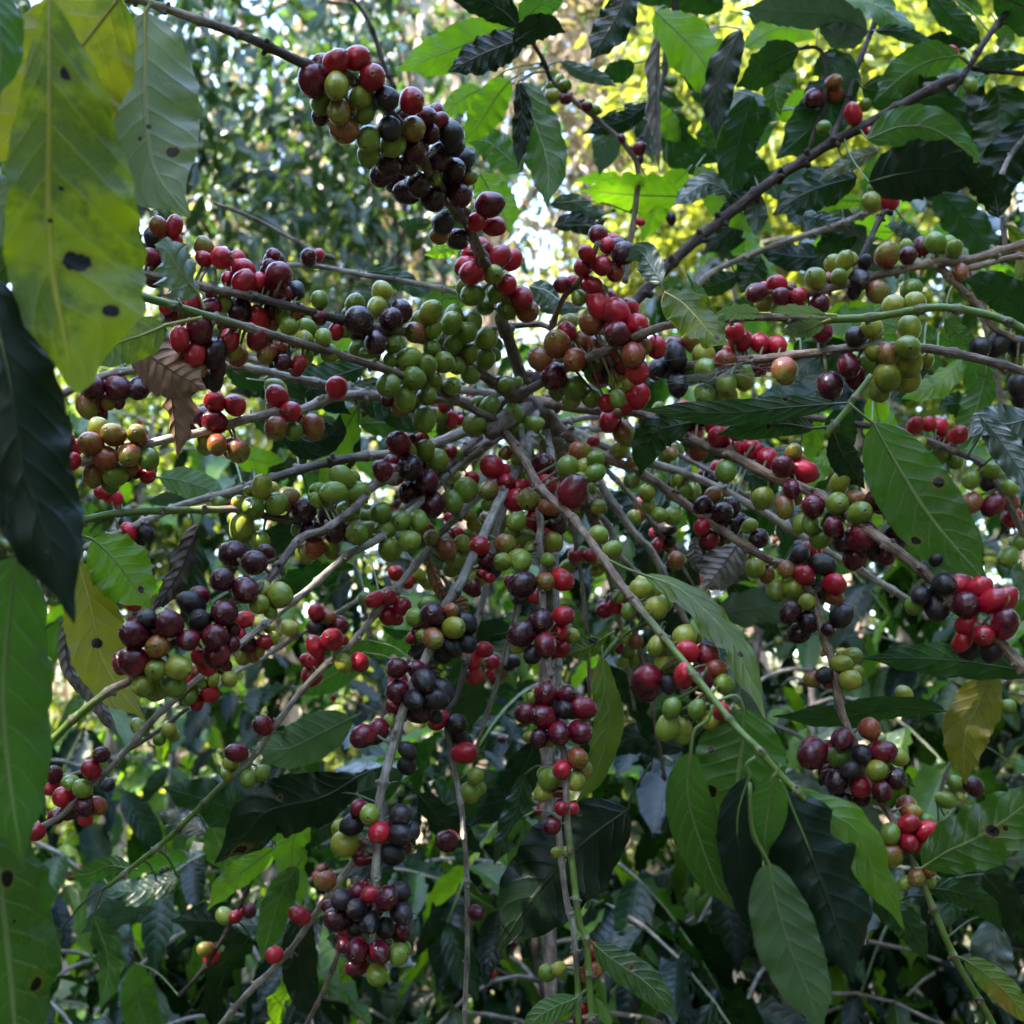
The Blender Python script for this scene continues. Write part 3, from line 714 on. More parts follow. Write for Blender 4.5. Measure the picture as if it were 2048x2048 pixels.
shrub('coffee tree half hidden behind the green cherry clusters on the left', 330, 2.5, 2.3, 42, 108, mix=(.3, .3, .25, .15))
shrub('farther coffee tree between the two lower left branches', 420, 3.4, 1.7, 30, 109, mix=(.3, .3, .25, .15))
shrub('farther coffee tree behind the lower centre', 900, 3.2, 1.62, 30, 110, mix=(.3, .3, .25, .15))
shrub('farther coffee tree behind the curled grey leaf', 1380, 2.8, 2.4, 42, 111, mix=(.4, .3, .2, .1))
shrub('farther coffee tree behind the spotted hanging leaf at right', 1800, 2.9, 2.55, 44, 112, mix=(.4, .3, .2, .1))
shrub('coffee tree behind the hub of the branches, leafy in the gaps at left', 740, 2.3, 2.25, 42, 114, mix=(.3, .3, .25, .15))
shrub('coffee tree seen low between the central hanging branches', 1010, 2.6, 2.4, 42, 115, mix=(.35, .3, .25, .1))
shrub('coffee tree with lit upper leaves above the centre', 1130, 2.6, 2.55, 22, 113, zmin=1.7, mix=(.25, .25, .25, .25), reach=.5)

# ================================================================== THE COFFEE TREE IN FRONT
hub = at(1062, 815, .86)
T1 = thing('coffee_tree', (hub.x, hub.y + .25, 0), 'coffee tree with red, green and black cherries on branches fanning out from its stem', 'coffee tree')
mb = MB()
tp = [(1010, 770, .80), (1045, 800, .83), (1085, 828, .86), (1108, 862, .89), (1112, 930, .97), (1100, 1080, 1.12), (1092, 1400, 1.3)]
tw = [at(*p) for p in tp] + [Vector((hub.x + .03, hub.y + .3, .6)), Vector((hub.x + .03, hub.y + .25, -.05))]
q = catmull([tuple(v) for v in tw], 60); rnd = random.Random(4)
mb.tube([Vector(v) for v in q], [(.0078 + .003 * min(1, i / 8.) - .003 * min(1, max(0, i - 10) / 12.)) * (1 + .22 * mnoise.noise(Vector((i * .6, 3, 1)))) for i in range(60)], 12)
for k in range(16):                                   # broken stubs and knots round the crown of the stem
    i = rnd.randint(3, 14); p = Vector(q[i]); d = Vector((rnd.uniform(-1, 1), rnd.uniform(-1, .3), rnd.uniform(-.8, 1))).normalized()
    mb.tube([p, p + d * .010, p + d * rnd.uniform(.014, .022)], [.0055, .0042, .0036], 7)
p = at(985, 860, .79); mb.tube([at(1050, 812, .83), at(1015, 838, .805), p, p + (p - at(1015, 838, .805)) * .2], [.008, .0078, .0072, .0068], 10)
mb.build('trunk', BARK['brown'], T1, origin=T1.location)

def BR(path, d, r, bark='brown', green=None, tree=T1, **kw): return Branch(tree, path, d, r, bark, green, **kw)
b1 = BR('F1530,800 1520,760 1470,620 1420,470 1385,370 B1420,1650 1300,1460 1240,1330 1200,1230 1120,1140 1000,960 800,650 560,440 440,390 A1770,380 1650,340 1400,220 1180,140 950,60 800,10 680,-30',
        [.84, .78, .72, .64, .58, .55, .53, .52, .52], (13, 8), 'brown', (.86, 1.05), node=85, label='branch reaching up to the left with the topmost cherry cluster')
b2 = BR('F1400,955 1370,945 1250,890 1060,790 930,730 830,690 720,650 430,560 160,480 0,430 E1110,355 900,290 700,235 600,212',
        [.80, .74, .66, .62, .60, .57, .55], (8, 9), 'brown', (.62, .8), node=88, label='branch with a smooth green outer end')
b3 = BR('F1440,810 1270,680 1000,520 850,450 700,430 500,385 420,365 0,255 E1230,230 1000,175 770,125 700,110', [.82, .74, .68, .65, .63, .62], (10, 8), 'brown', node=80)
b4 = BR('B1170,1625 1050,1590 860,1555 640,1520 380,1470 200,1462 60,1450', [.84, .86, .86], (5.5, 5), 'pale', node=90)
b4b = BR('A1850,1430 1690,1360 1400,1205 1180,1120', [.95, .95], (4, 3.4), 'brown', node=70)
b5 = BR('F700,800 E1600,700 1300,640 1000,640 780,655 540,705 270,830 150,880', [.84, .76, .74, .72], (8, 8), 'pale')
b6 = BR('F1430,830 1300,850 1100,825 780,810 600,800 440,820 270,890 150,900 0,930 E1090,1012 900,1050 760,1090 430,1175 300,1190', [.84, .76, .68, .64, .62], (11, 8), 'pale', node=90)
b7 = BR('F1400,800 1170,772 880,765 700,765 580,745 400,715 250,660 0,600 E1400,600 1250,560', [.86, .88, .9], (8, 6.5), 'pale', node=85)
b8 = BR('F1300,990 1170,1010 1010,1080 900,1110 770,1130 620,1140 400,1180 220,1230 0,1300 E1260,1340 1000,1410 I850,372 660,455 450,548 300,640', [.84, .8, .76, .74, .72], (11, 6), 'pale', node=70)
b9 = BR('F1320,1060 1180,1130 1050,1260 900,1400 700,1500 450,1520 270,1500 100,1472 I1330,330 1180,330 930,335 640,350 440,395 330,440', [.82, .72, .68, .64, .62], (7, 7.5), 'brown', (.62, .72), node=82, label='branch with a yellow-green outer half and dark nodes')
b10 = BR('F1300,1060 1090,1240 930,1400 700,1600 530,1690 I1700,770 1460,960 1280,1110 1120,1240 960,1380 850,1480 700,1650 620,1740 500,1860 M340,780 240,840 130,950', [.82, .7, .64, .61, .6, .6], (8, 6), 'pale', node=66)
b10b = BR('I1040,1420 900,1530 720,1650 500,1755 360,1800 M220,590 130,620', [.72, .72], (4, 4), 'pale', node=60)
b11 = BR('F1270,1030 1050,1220 870,1240 760,1270 660,1320 600,1400 420,1540 270,1600 I1460,740 1250,860 1050,1010 900,1110 720,1270 610,1325 430,1465 300,1590 200,1680', [.82, .72, .62, .56, .53, .52, .52], (8, 8), 'brown', (.80, .88), node=85, label='branch carrying the large purple cluster and ending in a green tip')
b12 = BR('F1500,1150 1400,1240 J1270,250 1060,450 980,550 790,790 720,870 560,1070 460,1150 310,1300 M1550,240 1380,480 1210,625 1100,740 920,915 740,1060 600,1170', [.83, .76, .72, .7, .7, .72], (8, 5), 'pale', (.66, .8), node=70)
b12b = BR('J980,700 850,745 640,810 460,910 210,1060 0,1190 I1300,1230 1050,1430', [.9, .88, .86], (4.5, 4), 'pale', node=75)
b13 = BR('F1570,900 J1520,30 1400,230 1300,450 1220,610 1160,740 1070,880 980,1130 900,1290 840,1450 N800,370 745,560 710,740 720,850 695,1060 700,1180 690,1400 670,1590', [.84, .74, .66, .62, .60, .58, .58], (10.5, 8.5), 'pale', node=95)
b14 = BR('F1560,930 J1430,250 1360,450 1310,730 1230,1030 1140,1370 1090,1430 N1090,310 1140,580 1170,760 1175,860 1195,1060 1200,1480 1190,1760 1185,1960', [.86, .8, .74, .70, .68, .68], (7.5, 5), 'pale', node=88)
b15 = BR('F1480,960 1530,1150 1580,1350 K500,420 490,520 515,640 505,760 515,880 540,1160 570,1310 600,1600 O625,420 640,600 645,790 660,930 680,1100 715,1380 750,1450 770,1720 785,1960', [.82, .7, .64, .6, .58, .57], (8, 6.5), 'brown', (.62, .72), node=88, label='straight central branch hanging down with a green lower part')
b15b = BR('F1640,1000 K600,300 585,560 585,720 590,900 600,1200 590,1340 565,1660 O555,520 590,700 605,930 640,1230 680,1400 695,1570 705,1720 710,1960', [.86, .74, .68, .66, .64], (7, 6), 'pale', (.88, .92), node=90)
b16 = BR('F1400,1000 1500,1130 1600,1310 K650,350 720,430 860,620 950,750 1030,850 1200,1060 1330,1220 1450,1370 1580,1530 1700,1650 1820,1790 1900,1870 1960,1930', [.80, .68, .6, .54, .5, .47, .46], (9, 7), 'peel', (.42, .58), node=95, label='reddish brown branch turning bright green towards the big hanging leaves')
b17 = BR('G640,1000 760,1200 830,1290 920,1430 1040,1590 1090,1630 1150,1730 K1230,800 1310,970 1350,1080', [.86, .86, .88], (9, 6.5), 'pale', node=80)
b18 = BR('G640,1060 760,1360 K880,430 930,570 1030,680 1080,800', [.88, .92], (7.5, 6), 'pale', node=80)
b19 = BR('G540,900 640,1010 850,1140 1080,1245 1350,1440 1640,1640 1830,1740 L590,630 720,740 790,880 830,1050 870,1150 890,1270 920,1430 965,1550 P990,380 1080,580 1140,700 1210,810 1290,980 1340,1080 1420,1270 1550,1570 1720,1860 1790,1990',
        [.86, .8, .74, .69, .66, .63, .61, .6], (10, 6.5), 'peel', (.74, .82), node=88, label='long branch arching down to the right and ending in a yellow-green tip')
b20 = BR('G640,980 850,1080 1080,1165 1380,1265 1700,1430 H690,1570 890,1690 1060,1790 1290,1930 L1400,930', [.88, .88, .9], (9, 7), 'pale', node=80)
b21 = BR('G470,830 700,870 900,890 1030,895 1230,985 H0,1010 220,1100 350,1150 540,1250 700,1310 860,1390 1050,1530 1230,1660 1330,1740 1400,1800 L1560,870 1700,1000 1800,1060 1900,1170 1970,1230', [.86, .78, .70, .64, .58, .55, .53], (11, 10), 'peel', node=95, label='thick branch sloping down to the right with bright red cherries')
b22 = BR('F1380,860 1470,810 1600,740 G600,680 700,620 850,560 1000,490 1200,415 1450,385 D450,1750 850,1760 1100,1750 1400,1700 1600,1710 1800,1760 1960,1830', [.82, .72, .66, .62, .6, .58], (9, 8), 'brown', (.56, .64), node=92, label='branch running right with a smooth green outer end')
b23 = BR('G520,820 760,760 1000,690 1300,640 1580,610 H500,600 800,565 1060,530 1370,540 1680,600 1970,680', [.86, .76, .70, .66, .64], (9, 9), 'brown', node=92)
b24 = BR('F1480,830 1650,640 C620,1800 750,1660 1000,1400 1290,1160 1500,1000 1720,860 D850,800 1060,690 1280,570 1480,460 1560,430', [.88, .9, .92, .92, .9], (11, 10), 'dark', node=70, label='thick dark knobbly branch rising to the upper right')
b25 = BR('C690,1560 710,1380 740,1200 760,930 690,800 560,680 400,550 280,430 230,300', [1.0, 1.02, 1.0, .98], (6.5, 4), 'brown', node=80)
b26 = BR('F1250,450 1330,432 1590,410 1660,430 1690,350 1740,250 1810,180 1932,50 C500,1460 540,1340', [.84, .78, .72, .7], (6, 6), 'peel', node=85)
b27 = BR('C1080,1600 1160,1510 1400,1400 1600,1330 1932,1220 D830,1270 1080,1170 1200,1120', [.98, .98], (6, 6), 'pale', node=85)
b31 = BR('N700,840 590,1010 500,1130 350,1340 210,1540 0,1750 M1300,1840 1190,1970', [.74, .76, .78], (7.5, 6), 'pale', node=80)
b32 = BR('N590,1120 510,1430 480,1560 400,1760 300,1960', [.82, .84], (5.5, 4.5), 'brown', node=75)
b33 = BR('M1500,950 1390,1130 1330,1270 1200,1510 1120,1630 990,1780', [.95, .95], (4.5, 4), 'dark', node=75)

cherries(b1, 'B478,475,66,y 605,540,60,y 490,618,68,o 520,715,75,o 635,625,58,g 470,348,70,r 590,325,70,r 675,430,72,r 345,445,78,d 400,560,62,g 395,640,50,p 755,550,68,k 775,710,66,k 890,560,70,r 900,712,70,o 655,765,68,g 790,800,66,g 655,850,62,g 975,645,52,d 1000,740,52,d 1045,665,45,d 1105,735,68,k 1120,800,62,k 1045,870,72,p 905,830,72,d 765,905,68,p 870,910,60,p 925,1020,68,p 1125,940,62,p 1155,1075,72,d 735,960,70,p 1180,885,60,k 1210,980,42,o 865,1060,72,p 1020,990,40,g 1015,1100,68,p 700,480,50,d 560,560,50,o 840,640,50,k 980,900,55,p 1060,1000,60,p 800,1000,55,p')
cherries(b1, 'B1322,1130,72,d 1253,1225,56,r 1345,1250,58,r 1068,1232,60,k 1045,1300,50,o 1145,1320,62,p')
cherries(b1, 'B1225,1505,64,r 1345,1515,54,y 1375,1420,62,r 1445,1435,55,r 1195,1470,60,r 1270,1370,60,r 1420,1570,56,r 1360,1620,50,g 1230,1630,62,g 1500,1645,62,r 1180,1580,40,y 1420,1710,56,y 1535,1720,60,o 1300,1690,50,g', -.5)
cherries(b2, 'F905,710,64,g 978,800,52,y 870,605,62,g 975,640,60,g 1068,620,62,g 1115,750,52,g 765,745,66,g 855,820,62,g 960,935,66,g 835,870,50,o 940,900,50,g 1010,720,46,g 760,830,40,d')
cherries(b2, 'E1075,575,60,r 990,490,56,r 1100,445,72,d 1180,570,70,p 1260,500,60,r 1290,560,50,y 1310,585,58,o 1420,490,60,d 1205,655,46,d 1095,665,46,o 1150,710,50,k 1185,740,40,k 1470,565,55,o 1010,560,50,o 1250,420,50,d', .6)
cherries(b2, 'F90,570,52,o 180,620,48,d 270,630,46,r 170,545,42,o 290,600,56,g 440,570,50,g 405,480,48,g 300,500,50,y 320,430,48,g', .7)
cherries(b3, 'F1000,340,58,y 1010,440,46,g 1110,405,58,g 1195,460,56,g 1118,522,54,g 1215,570,48,y 910,455,56,o 1230,400,52,g 1120,360,50,g 1305,490,62,g 1300,605,54,g 1345,575,42,g 1005,545,50,g 930,390,45,y 1140,640,50,g 1215,690,52,g 1060,480,50,g')
cherries(b3, 'F780,380,64,p 698,510,64,p 600,385,78,p 835,340,62,p 700,320,56,y 730,230,58,y 580,300,56,y 790,520,52,g 660,580,56,g 595,545,50,g 770,610,36,g 530,430,46,g')
cherries(b3, 'F385,275,48,g 215,420,50,g 185,370,46,g 475,450,44,r 380,370,42,d 265,340,40,o', .3)
cherries(b3, 'A1540,1520,76,d 1545,1625,62,d 1345,1560,64,r 1225,1425,62,r 1345,1490,64,r 1430,1560,52,r 1440,1620,50,k 1635,1605,50,k 1310,1420,40,r 1125,1430,44,r 1125,1365,54,o 1490,1470,42,d 1510,1410,40,d 875,1250,50,o 960,1250,50,r 955,1325,52,r 855,1320,56,k 830,1420,50,d 895,1450,60,d 850,1530,60,d 1260,1540,40,r', .4)
cherries(b3, 'E1050,295,60,r 1160,320,55,d 1235,290,50,g 1320,330,72,p 1420,390,66,r 1500,340,50,d 1160,245,30,o 920,300,44,r 945,340,48,d 1000,370,44,y 725,300,40,d 1505,410,36,o', .7)
cherries(b4, 'A1705,1420,46,d 1755,1410,34,r', -.2)
cherries(b5, 'E515,755,62,d 650,765,66,d 765,765,62,p 480,860,60,o 590,835,46,o 545,900,48,d 655,840,36,d', -.1)
cherries(b6, 'E1185,838,56,r 1300,858,60,r 1185,950,64,d 1080,930,66,p 1315,1110,62,o 1200,1075,56,o 1130,1070,56,g')
cherries(b6, 'E1605,888,56,r 1530,808,62,r 1525,770,54,y 1510,860,40,o 1525,980,62,o 1620,1000,52,g 1725,975,66,o 1860,760,62,r')
cherries(b6, 'E500,1070,66,o 625,1020,64,o 715,1130,66,o 585,1150,64,o 760,1018,58,o 825,1155,56,g 545,985,56,y 640,1240,66,g 520,1235,62,o 610,1290,50,g 730,1200,40,o 745,1225,35,d 815,1245,44,r')
cherries(b6, 'E345,1050,62,d 390,1165,54,r 320,1165,50,r 405,1090,50,r 365,1255,46,o', -.3)
cherries(b8, 'E570,1335,44,r 625,1365,44,r I1210,285,44,g 1280,305,26,r 715,455,46,r 805,450,46,k 770,490,40,k 640,490,30,r', .3)
cherries(b9, 'I1525,295,64,g 1395,325,64,g 1445,205,60,y 1590,270,62,o 1335,425,70,y 1435,500,52,g 1300,380,40,y 1375,230,30,y')
cherries(b9, 'J300,335,68,p 435,350,62,k 330,445,64,p 470,440,66,p 355,540,56,o 305,560,56,y 450,540,52,y 255,440,30,g 390,400,46,p')
cherries(b11, 'J460,235,62,g 510,155,66,g 375,225,46,g 590,235,66,g 565,150,40,g 370,275,42,g 540,340,64,g')
cherries(b10, 'J725,345,60,g 745,440,54,g 830,390,56,g 930,390,58,g 590,460,60,g 655,440,52,g 880,505,60,g 770,550,64,g 640,370,36,g')
cherries(b11, 'F885,1200,76,p 820,1070,68,d 870,1115,52,y 970,1105,54,g 1030,1160,62,g 975,1275,66,d 730,1215,60,d 790,1240,62,o 890,1060,40,d 945,1050,44,r 880,1340,64,d 1005,1405,70,d 1115,1390,62,g 1190,1325,66,g 1225,1260,40,r 1110,1110,36,r 1140,1140,40,g 950,1190,46,d')
cherries(b15, 'F1635,1295,62,r 1615,1195,72,d 1540,1375,62,o 1655,1420,54,o 1470,1380,66,r 1490,1310,50,r 1575,1480,56,r 1690,1510,66,p 1470,1500,54,g 1605,1560,60,r 1670,1610,54,y 1520,1585,48,g 1450,1555,40,g 1500,1720,56,g 1395,1720,50,y 1545,1270,40,g 1645,1710,40,g 1560,1650,48,g', -.6)
cherries(b16, 'F1785,1335,84,d 1755,1195,58,g 1820,1115,60,o 1845,1195,46,y 1905,1230,52,g 1830,1265,44,g 1900,1150,40,g', -.2)
cherries(b13, 'F1410,1285,52,r 1335,1200,66,r 1315,1325,52,o 1320,1400,40,g J1268,530,56,r 1410,518,56,o 1300,605,48,d 1345,655,48,k 1260,695,56,y 1225,755,50,d 1320,705,30,r', -.5)
cherries(b15, 'F1450,905,62,g 1460,1000,52,g 1550,970,52,g 1590,960,36,g 1540,1060,52,g 1490,1150,50,g 1415,1120,40,o')
cherries(b2, 'F1320,860,52,g 1265,845,42,g 1240,965,64,g 1410,745,40,g 1465,740,40,g', .8)
cherries(b7, 'F1080,855,40,r 1060,910,34,y 1115,935,40,r 1210,830,32,r 1165,940,30,r', .2)
cherries(b12, 'J1005,485,48,o 975,440,44,r 1085,550,58,o 1175,520,46,y 1135,610,56,y 1110,655,48,g', -.3)
cherries(b14, 'J1210,360,36,y 1235,410,40,y 1110,375,34,r 1140,460,34,r 1200,470,34,y', 2)
cherries(b12, 'J690,825,44,r 765,815,46,r 840,860,50,r 765,915,52,r 805,930,40,r 640,825,40,y')
cherries(b12b, 'J805,680,44,r 870,730,40,r 930,690,36,y 975,725,40,y 365,895,46,r 430,920,42,o 360,980,46,k 500,965,46,d 430,990,34,d', -.4)
cherries(b13, 'J1010,910,66,p 1125,980,60,y 1010,1040,58,o 910,925,52,g 980,850,46,g 1105,890,48,o 1195,955,54,k 1105,1085,56,k 1190,1065,56,k 960,1025,42,g 1060,1130,50,k 920,1000,30,d')
cherries(b13, 'J960,1275,62,k 905,1380,60,k 1020,1375,62,k 1060,1330,62,k 810,1205,58,d 920,1210,52,d 815,1330,64,d 930,1440,70,p 800,1410,52,d 1020,1470,40,k')
cherries(b14, 'J1295,1100,46,r 1225,1155,52,r 1240,1245,54,r 1040,1490,54,r 1145,1510,56,k 1185,1675,60,r 1245,1800,46,g 1215,1890,56,g N1090,920,62,d 1250,1320,44,d', -.4)
cherries(b12, 'J455,1045,62,r 365,1085,54,r 365,1165,50,r 315,1160,42,r 340,1245,58,r 515,1175,46,y 605,1170,52,r 515,1050,30,r 70,1520,54,d', -.5)
cherries(b12, 'M1305,435,52,d 1275,495,42,y 1370,575,46,g 1445,545,44,g 1250,560,30,y', -.3)
cherries(b15, 'J1505,745,76,p 1630,725,54,o 1720,715,62,r 1610,940,64,p 1500,1015,74,p 1730,915,56,r 1710,1000,50,r 1630,1075,64,d 1775,1025,44,y 1715,1095,52,r 1560,1130,50,k 1480,1090,36,y', -.6)
cherries(b15, 'J1630,1350,64,d 1617,1475,66,d 1730,1435,52,k 1745,1350,52,d 1835,1425,64,d 1525,1455,56,d 1705,1565,62,d 1820,1560,64,d 1595,1590,52,p 1560,1370,36,y 1545,1580,34,y 1660,1600,40,y')
cherries(b15, 'J1720,1765,52,r 1810,1700,56,o 1660,1810,60,g 1625,1790,40,g 1795,1825,54,y 1620,1895,46,y 1700,1880,40,d N1665,840,50,d 1720,740,40,r 1775,740,36,r', -.3)
cherries(b15b, 'N1700,1625,36,y 1890,1525,50,r 1640,1650,46,g 1890,1630,50,o 1840,1660,40,o 1690,985,30,y 1740,980,26,y', -.3)
cherries(b13, 'J620,1580,64,d 700,1555,62,d 775,1505,46,g 870,1660,46,k 865,1740,52,k', -.2)
cherries(b13, 'N715,875,58,r 660,775,58,g 595,740,44,d 565,830,60,k 530,935,74,y 650,985,70,d 610,1010,50,d 830,885,62,k 830,780,62,k 890,870,50,k 785,990,64,k 850,945,40,d')
cherries(b13, 'N660,1375,58,k 745,1400,56,k 585,1295,54,k 755,1235,64,d 670,1215,48,r 600,1200,46,d 510,1245,58,k 485,1350,68,p 580,1400,50,k 830,1200,52,k 835,1320,60,k 590,1525,66,d 715,1535,60,d 830,1425,56,d 530,1420,40,r 820,1545,56,g 590,1610,56,d 700,1660,56,y 520,1500,40,d 440,1280,40,d 690,1300,50,p')
cherries(b31, 'N415,1140,52,o 275,1330,50,r 135,1550,46,r', -.3)
cherries(b33, 'M1300,1340,38,r 1240,1335,44,g 1375,1305,38,d 1135,1520,42,o 1170,1560,42,r', -.3)
cherries(b10, 'M560,445,46,d 505,525,52,r 458,635,50,g 390,615,34,g 355,680,56,r 375,760,46,d 465,735,50,d 545,725,44,o 470,795,40,r 200,870,50,r 140,855,40,k', -.3)
cherries(b10b, 'M300,555,46,d 280,630,36,r 345,595,44,r 600,610,36,k', -.3)
cherries(b10b, 'M765,290,42,y 935,305,42,y 880,360,36,g 960,340,34,g', .2)
cherries(b11, 'I1355,775,74,d 1405,620,70,p 1285,575,76,p 1225,715,66,p 1545,800,66,y 1430,850,54,y 1490,890,40,g 1470,560,40,p')
cherries(b11, 'I740,1020,76,d 740,1165,76,d 870,1085,66,o 935,960,72,d 670,1180,50,d 860,1215,56,y 985,1200,64,y 1185,1030,72,d 1195,1130,74,d 1240,900,74,d 1100,940,60,k 1060,850,66,k 815,930,50,k 1040,1050,60,d 795,1300,62,y 960,1300,66,g 880,1310,56,g 1275,1070,50,d 860,1000,56,d 1100,800,50,d 1100,1140,44,r')
cherries(b10, 'I1350,935,46,r 1420,960,36,y 1310,1015,46,r 1365,1070,52,d 1460,1060,40,r 1505,1040,38,y 1395,1125,40,o 1435,1115,26,y 1340,1140,44,y 1265,1265,44,y 1235,1195,44,d 1175,1265,36,y 1110,1290,28,g 1095,1215,42,o 1050,1260,44,r 1050,1350,46,g 1160,1340,50,r 1085,1390,40,r', .9)
cherries(b12b, 'I1600,985,44,y', 0); cherries(b8, 'I735,845,46,r 695,845,24,r 375,770,50,d', 1.5)
cherries(b26, 'C563,1468,56,r 680,1400,66,p 590,1355,46,r 540,1295,52,d 640,1360,50,p 475,1400,46,r 455,1480,50,r 635,1505,48,o 345,1572,46,d 400,1555,36,r 508,1575,54,r 435,1645,44,g 570,1600,30,g', -.6)
cherries(b22, 'G925,465,72,d 920,345,75,r 820,300,70,r 780,400,68,o 1035,410,58,r 990,320,55,r 575,700,76,d 688,608,62,o 590,520,75,o 500,605,66,o 645,455,55,r 730,500,56,o 655,400,48,y 715,540,45,r 810,530,60,o 880,590,62,r 1010,580,68,o 1065,530,50,o 1140,535,55,r 910,700,64,k 1035,670,62,r 830,690,55,d 795,690,50,g 690,760,65,g 670,830,50,g 780,815,56,g 925,820,46,g 865,845,48,r 980,745,30,y 1035,805,70,r 975,860,40,r 760,640,46,d 900,430,50,r 960,640,50,d')
cherries(b21, 'G880,940,58,r 960,1010,62,o', 0)
cherries(b19, 'G940,1100,52,y 1005,1180,38,o 1005,1270,45,g 790,1060,34,r', 0)
cherries(b23, 'G1410,660,64,g 1520,605,60,o 1400,580,62,y 1350,495,66,o 1245,590,64,k 1235,525,56,d 1145,660,62,k 1255,740,60,k 1320,690,55,g 1525,740,58,g 1410,805,60,g 1530,815,60,g 1620,700,62,g 1700,650,55,d 1850,665,70,o 1570,455,55,r 1600,500,64,r 1710,515,55,r 1805,525,55,r 1440,740,46,g', -.5)
cherries(b23, 'H860,750,74,p 965,640,60,d 1000,700,60,d 1175,580,55,o 1290,540,70,y 1110,560,55,y 1055,640,62,g 1300,620,68,y 1175,700,72,y 1300,720,60,y 1130,770,60,y 1090,430,60,y 1300,430,62,y 1395,610,40,y 1000,480,55,k 1040,500,45,k 810,450,60,d', -.4)
cherries(b22, 'H1210,310,62,y 1330,290,58,y', .9)
cherries(b21, 'H245,1030,60,r 95,920,62,d 225,945,62,r 110,1015,54,r 355,1000,56,r 315,1100,56,r 135,1110,56,o 420,1100,58,r 285,1220,58,g 600,1195,64,d 515,1150,66,r 715,1220,66,r 660,1120,48,o 650,1320,50,d 490,1370,62,y 610,1415,58,o', -.5)
cherries(b21, 'H1025,1450,64,g 900,1400,64,g 770,1415,60,d 1120,1380,62,d 1230,1450,76,r 1040,1580,78,d 1230,1580,70,d 1000,1375,50,o 920,1275,52,y 880,1530,58,d 755,1510,50,g 700,1510,48,g 930,1610,58,p 1000,1695,66,d 1110,1650,60,p 1170,1690,50,d 810,1590,60,g', -.6)
cherries(b21, 'L1490,740,62,k 1610,855,74,d 1760,835,68,r 1690,760,60,r 1585,740,60,r 1830,825,62,r 1450,605,42,k 1365,805,50,k 1455,870,68,k 1825,960,72,d 1710,1025,58,r 1615,965,58,r 1590,1060,50,r 1625,1095,64,k 1755,1105,60,k 1325,860,50,g', -.6)
cherries(b19, 'L720,690,56,r 820,635,62,k 695,575,48,k 740,550,46,r 620,660,48,o 660,770,58,y 570,775,56,y 885,740,60,r 880,810,48,o 800,775,44,k 735,840,44,y 745,750,26,k 640,895,58,p 740,950,62,p 690,1010,60,p 925,915,62,k 850,990,40,p 450,655,52,y', -.5)
cherries(b19, 'L970,1270,56,y 925,1180,50,y 985,1135,44,y 1000,1225,42,y 830,1245,46,k 765,1265,46,o 850,1290,30,o', -.3)
cherries(b19, 'L1120,1770,58,y 980,1765,54,k 1035,1680,52,k 1150,1670,66,d 925,1600,60,d 1080,1540,58,o 765,1675,82,d 915,1700,62,g 1130,1610,40,g 1235,1695,48,y 1035,1855,62,r 900,1825,64,p 1150,1885,58,d 1225,1815,58,p 850,1800,40,d P925,700,60,p 1040,680,50,p', -.6)
cherries(b19, 'P1295,825,52,r 1395,870,58,r 1310,765,50,o 1285,725,55,o 1195,880,54,g 1295,930,50,r 1385,815,48,g 1350,950,40,r 1115,940,48,g 1200,1000,58,o 1410,1085,34,o 1340,1125,46,o 1410,1145,38,g 1275,1155,38,g', -.4)
cherries(b19, 'L160,310,56,p 215,250,46,o 265,350,58,p 320,310,52,p 155,420,46,r 325,410,54,p 190,495,56,d 255,490,42,d 415,420,40,g 470,490,54,p', -.1)
cherries(b20, 'L15,610,50,o 40,610,30,g 20,160,36,g 50,220,44,g 110,225,40,g K1155,360,44,g 1230,365,50,g 1135,155,38,g 1255,165,40,g 1290,215,44,g 1345,225,36,g 1085,235,46,y', .3)
cherries(b16, 'K820,470,56,g 895,550,50,g 1055,770,58,y 1140,760,50,y 1140,870,62,y 1185,845,46,g 985,890,40,g', .9)
cherries(b16, 'K1150,1080,56,y 1190,1180,58,y 1310,1110,58,r 1295,1030,66,y 1345,1030,46,y 1420,1130,68,d 1090,1265,80,d 1295,1245,62,r 1385,1270,66,d 1090,1310,70,d 1210,1290,50,k 1475,1205,50,o 1515,1290,54,g 1225,1425,54,g 1365,1430,48,g 1200,1530,66,g 1280,1540,56,y 1495,1440,52,r 1440,1500,44,y', .9)
cherries(b18, 'K960,1030,34,y 1025,1055,40,o 985,1105,36,g 940,1095,32,d 1020,1155,34,g 955,1160,38,g', 2)
cherries(b24, 'D990,630,50,r 1080,730,34,r 825,705,38,g', -.2)
cherries(b25, 'C360,545,34,d 360,470,34,g 330,440,28,g 290,530,40,y 480,585,26,d 525,605,30,g 670,765,24,d 770,820,36,d 775,1225,24,r', -.2)
cherries(b27, 'D1090,1115,50,y 1185,1115,50,r 1100,1045,34,y C945,1205,30,k', 0)

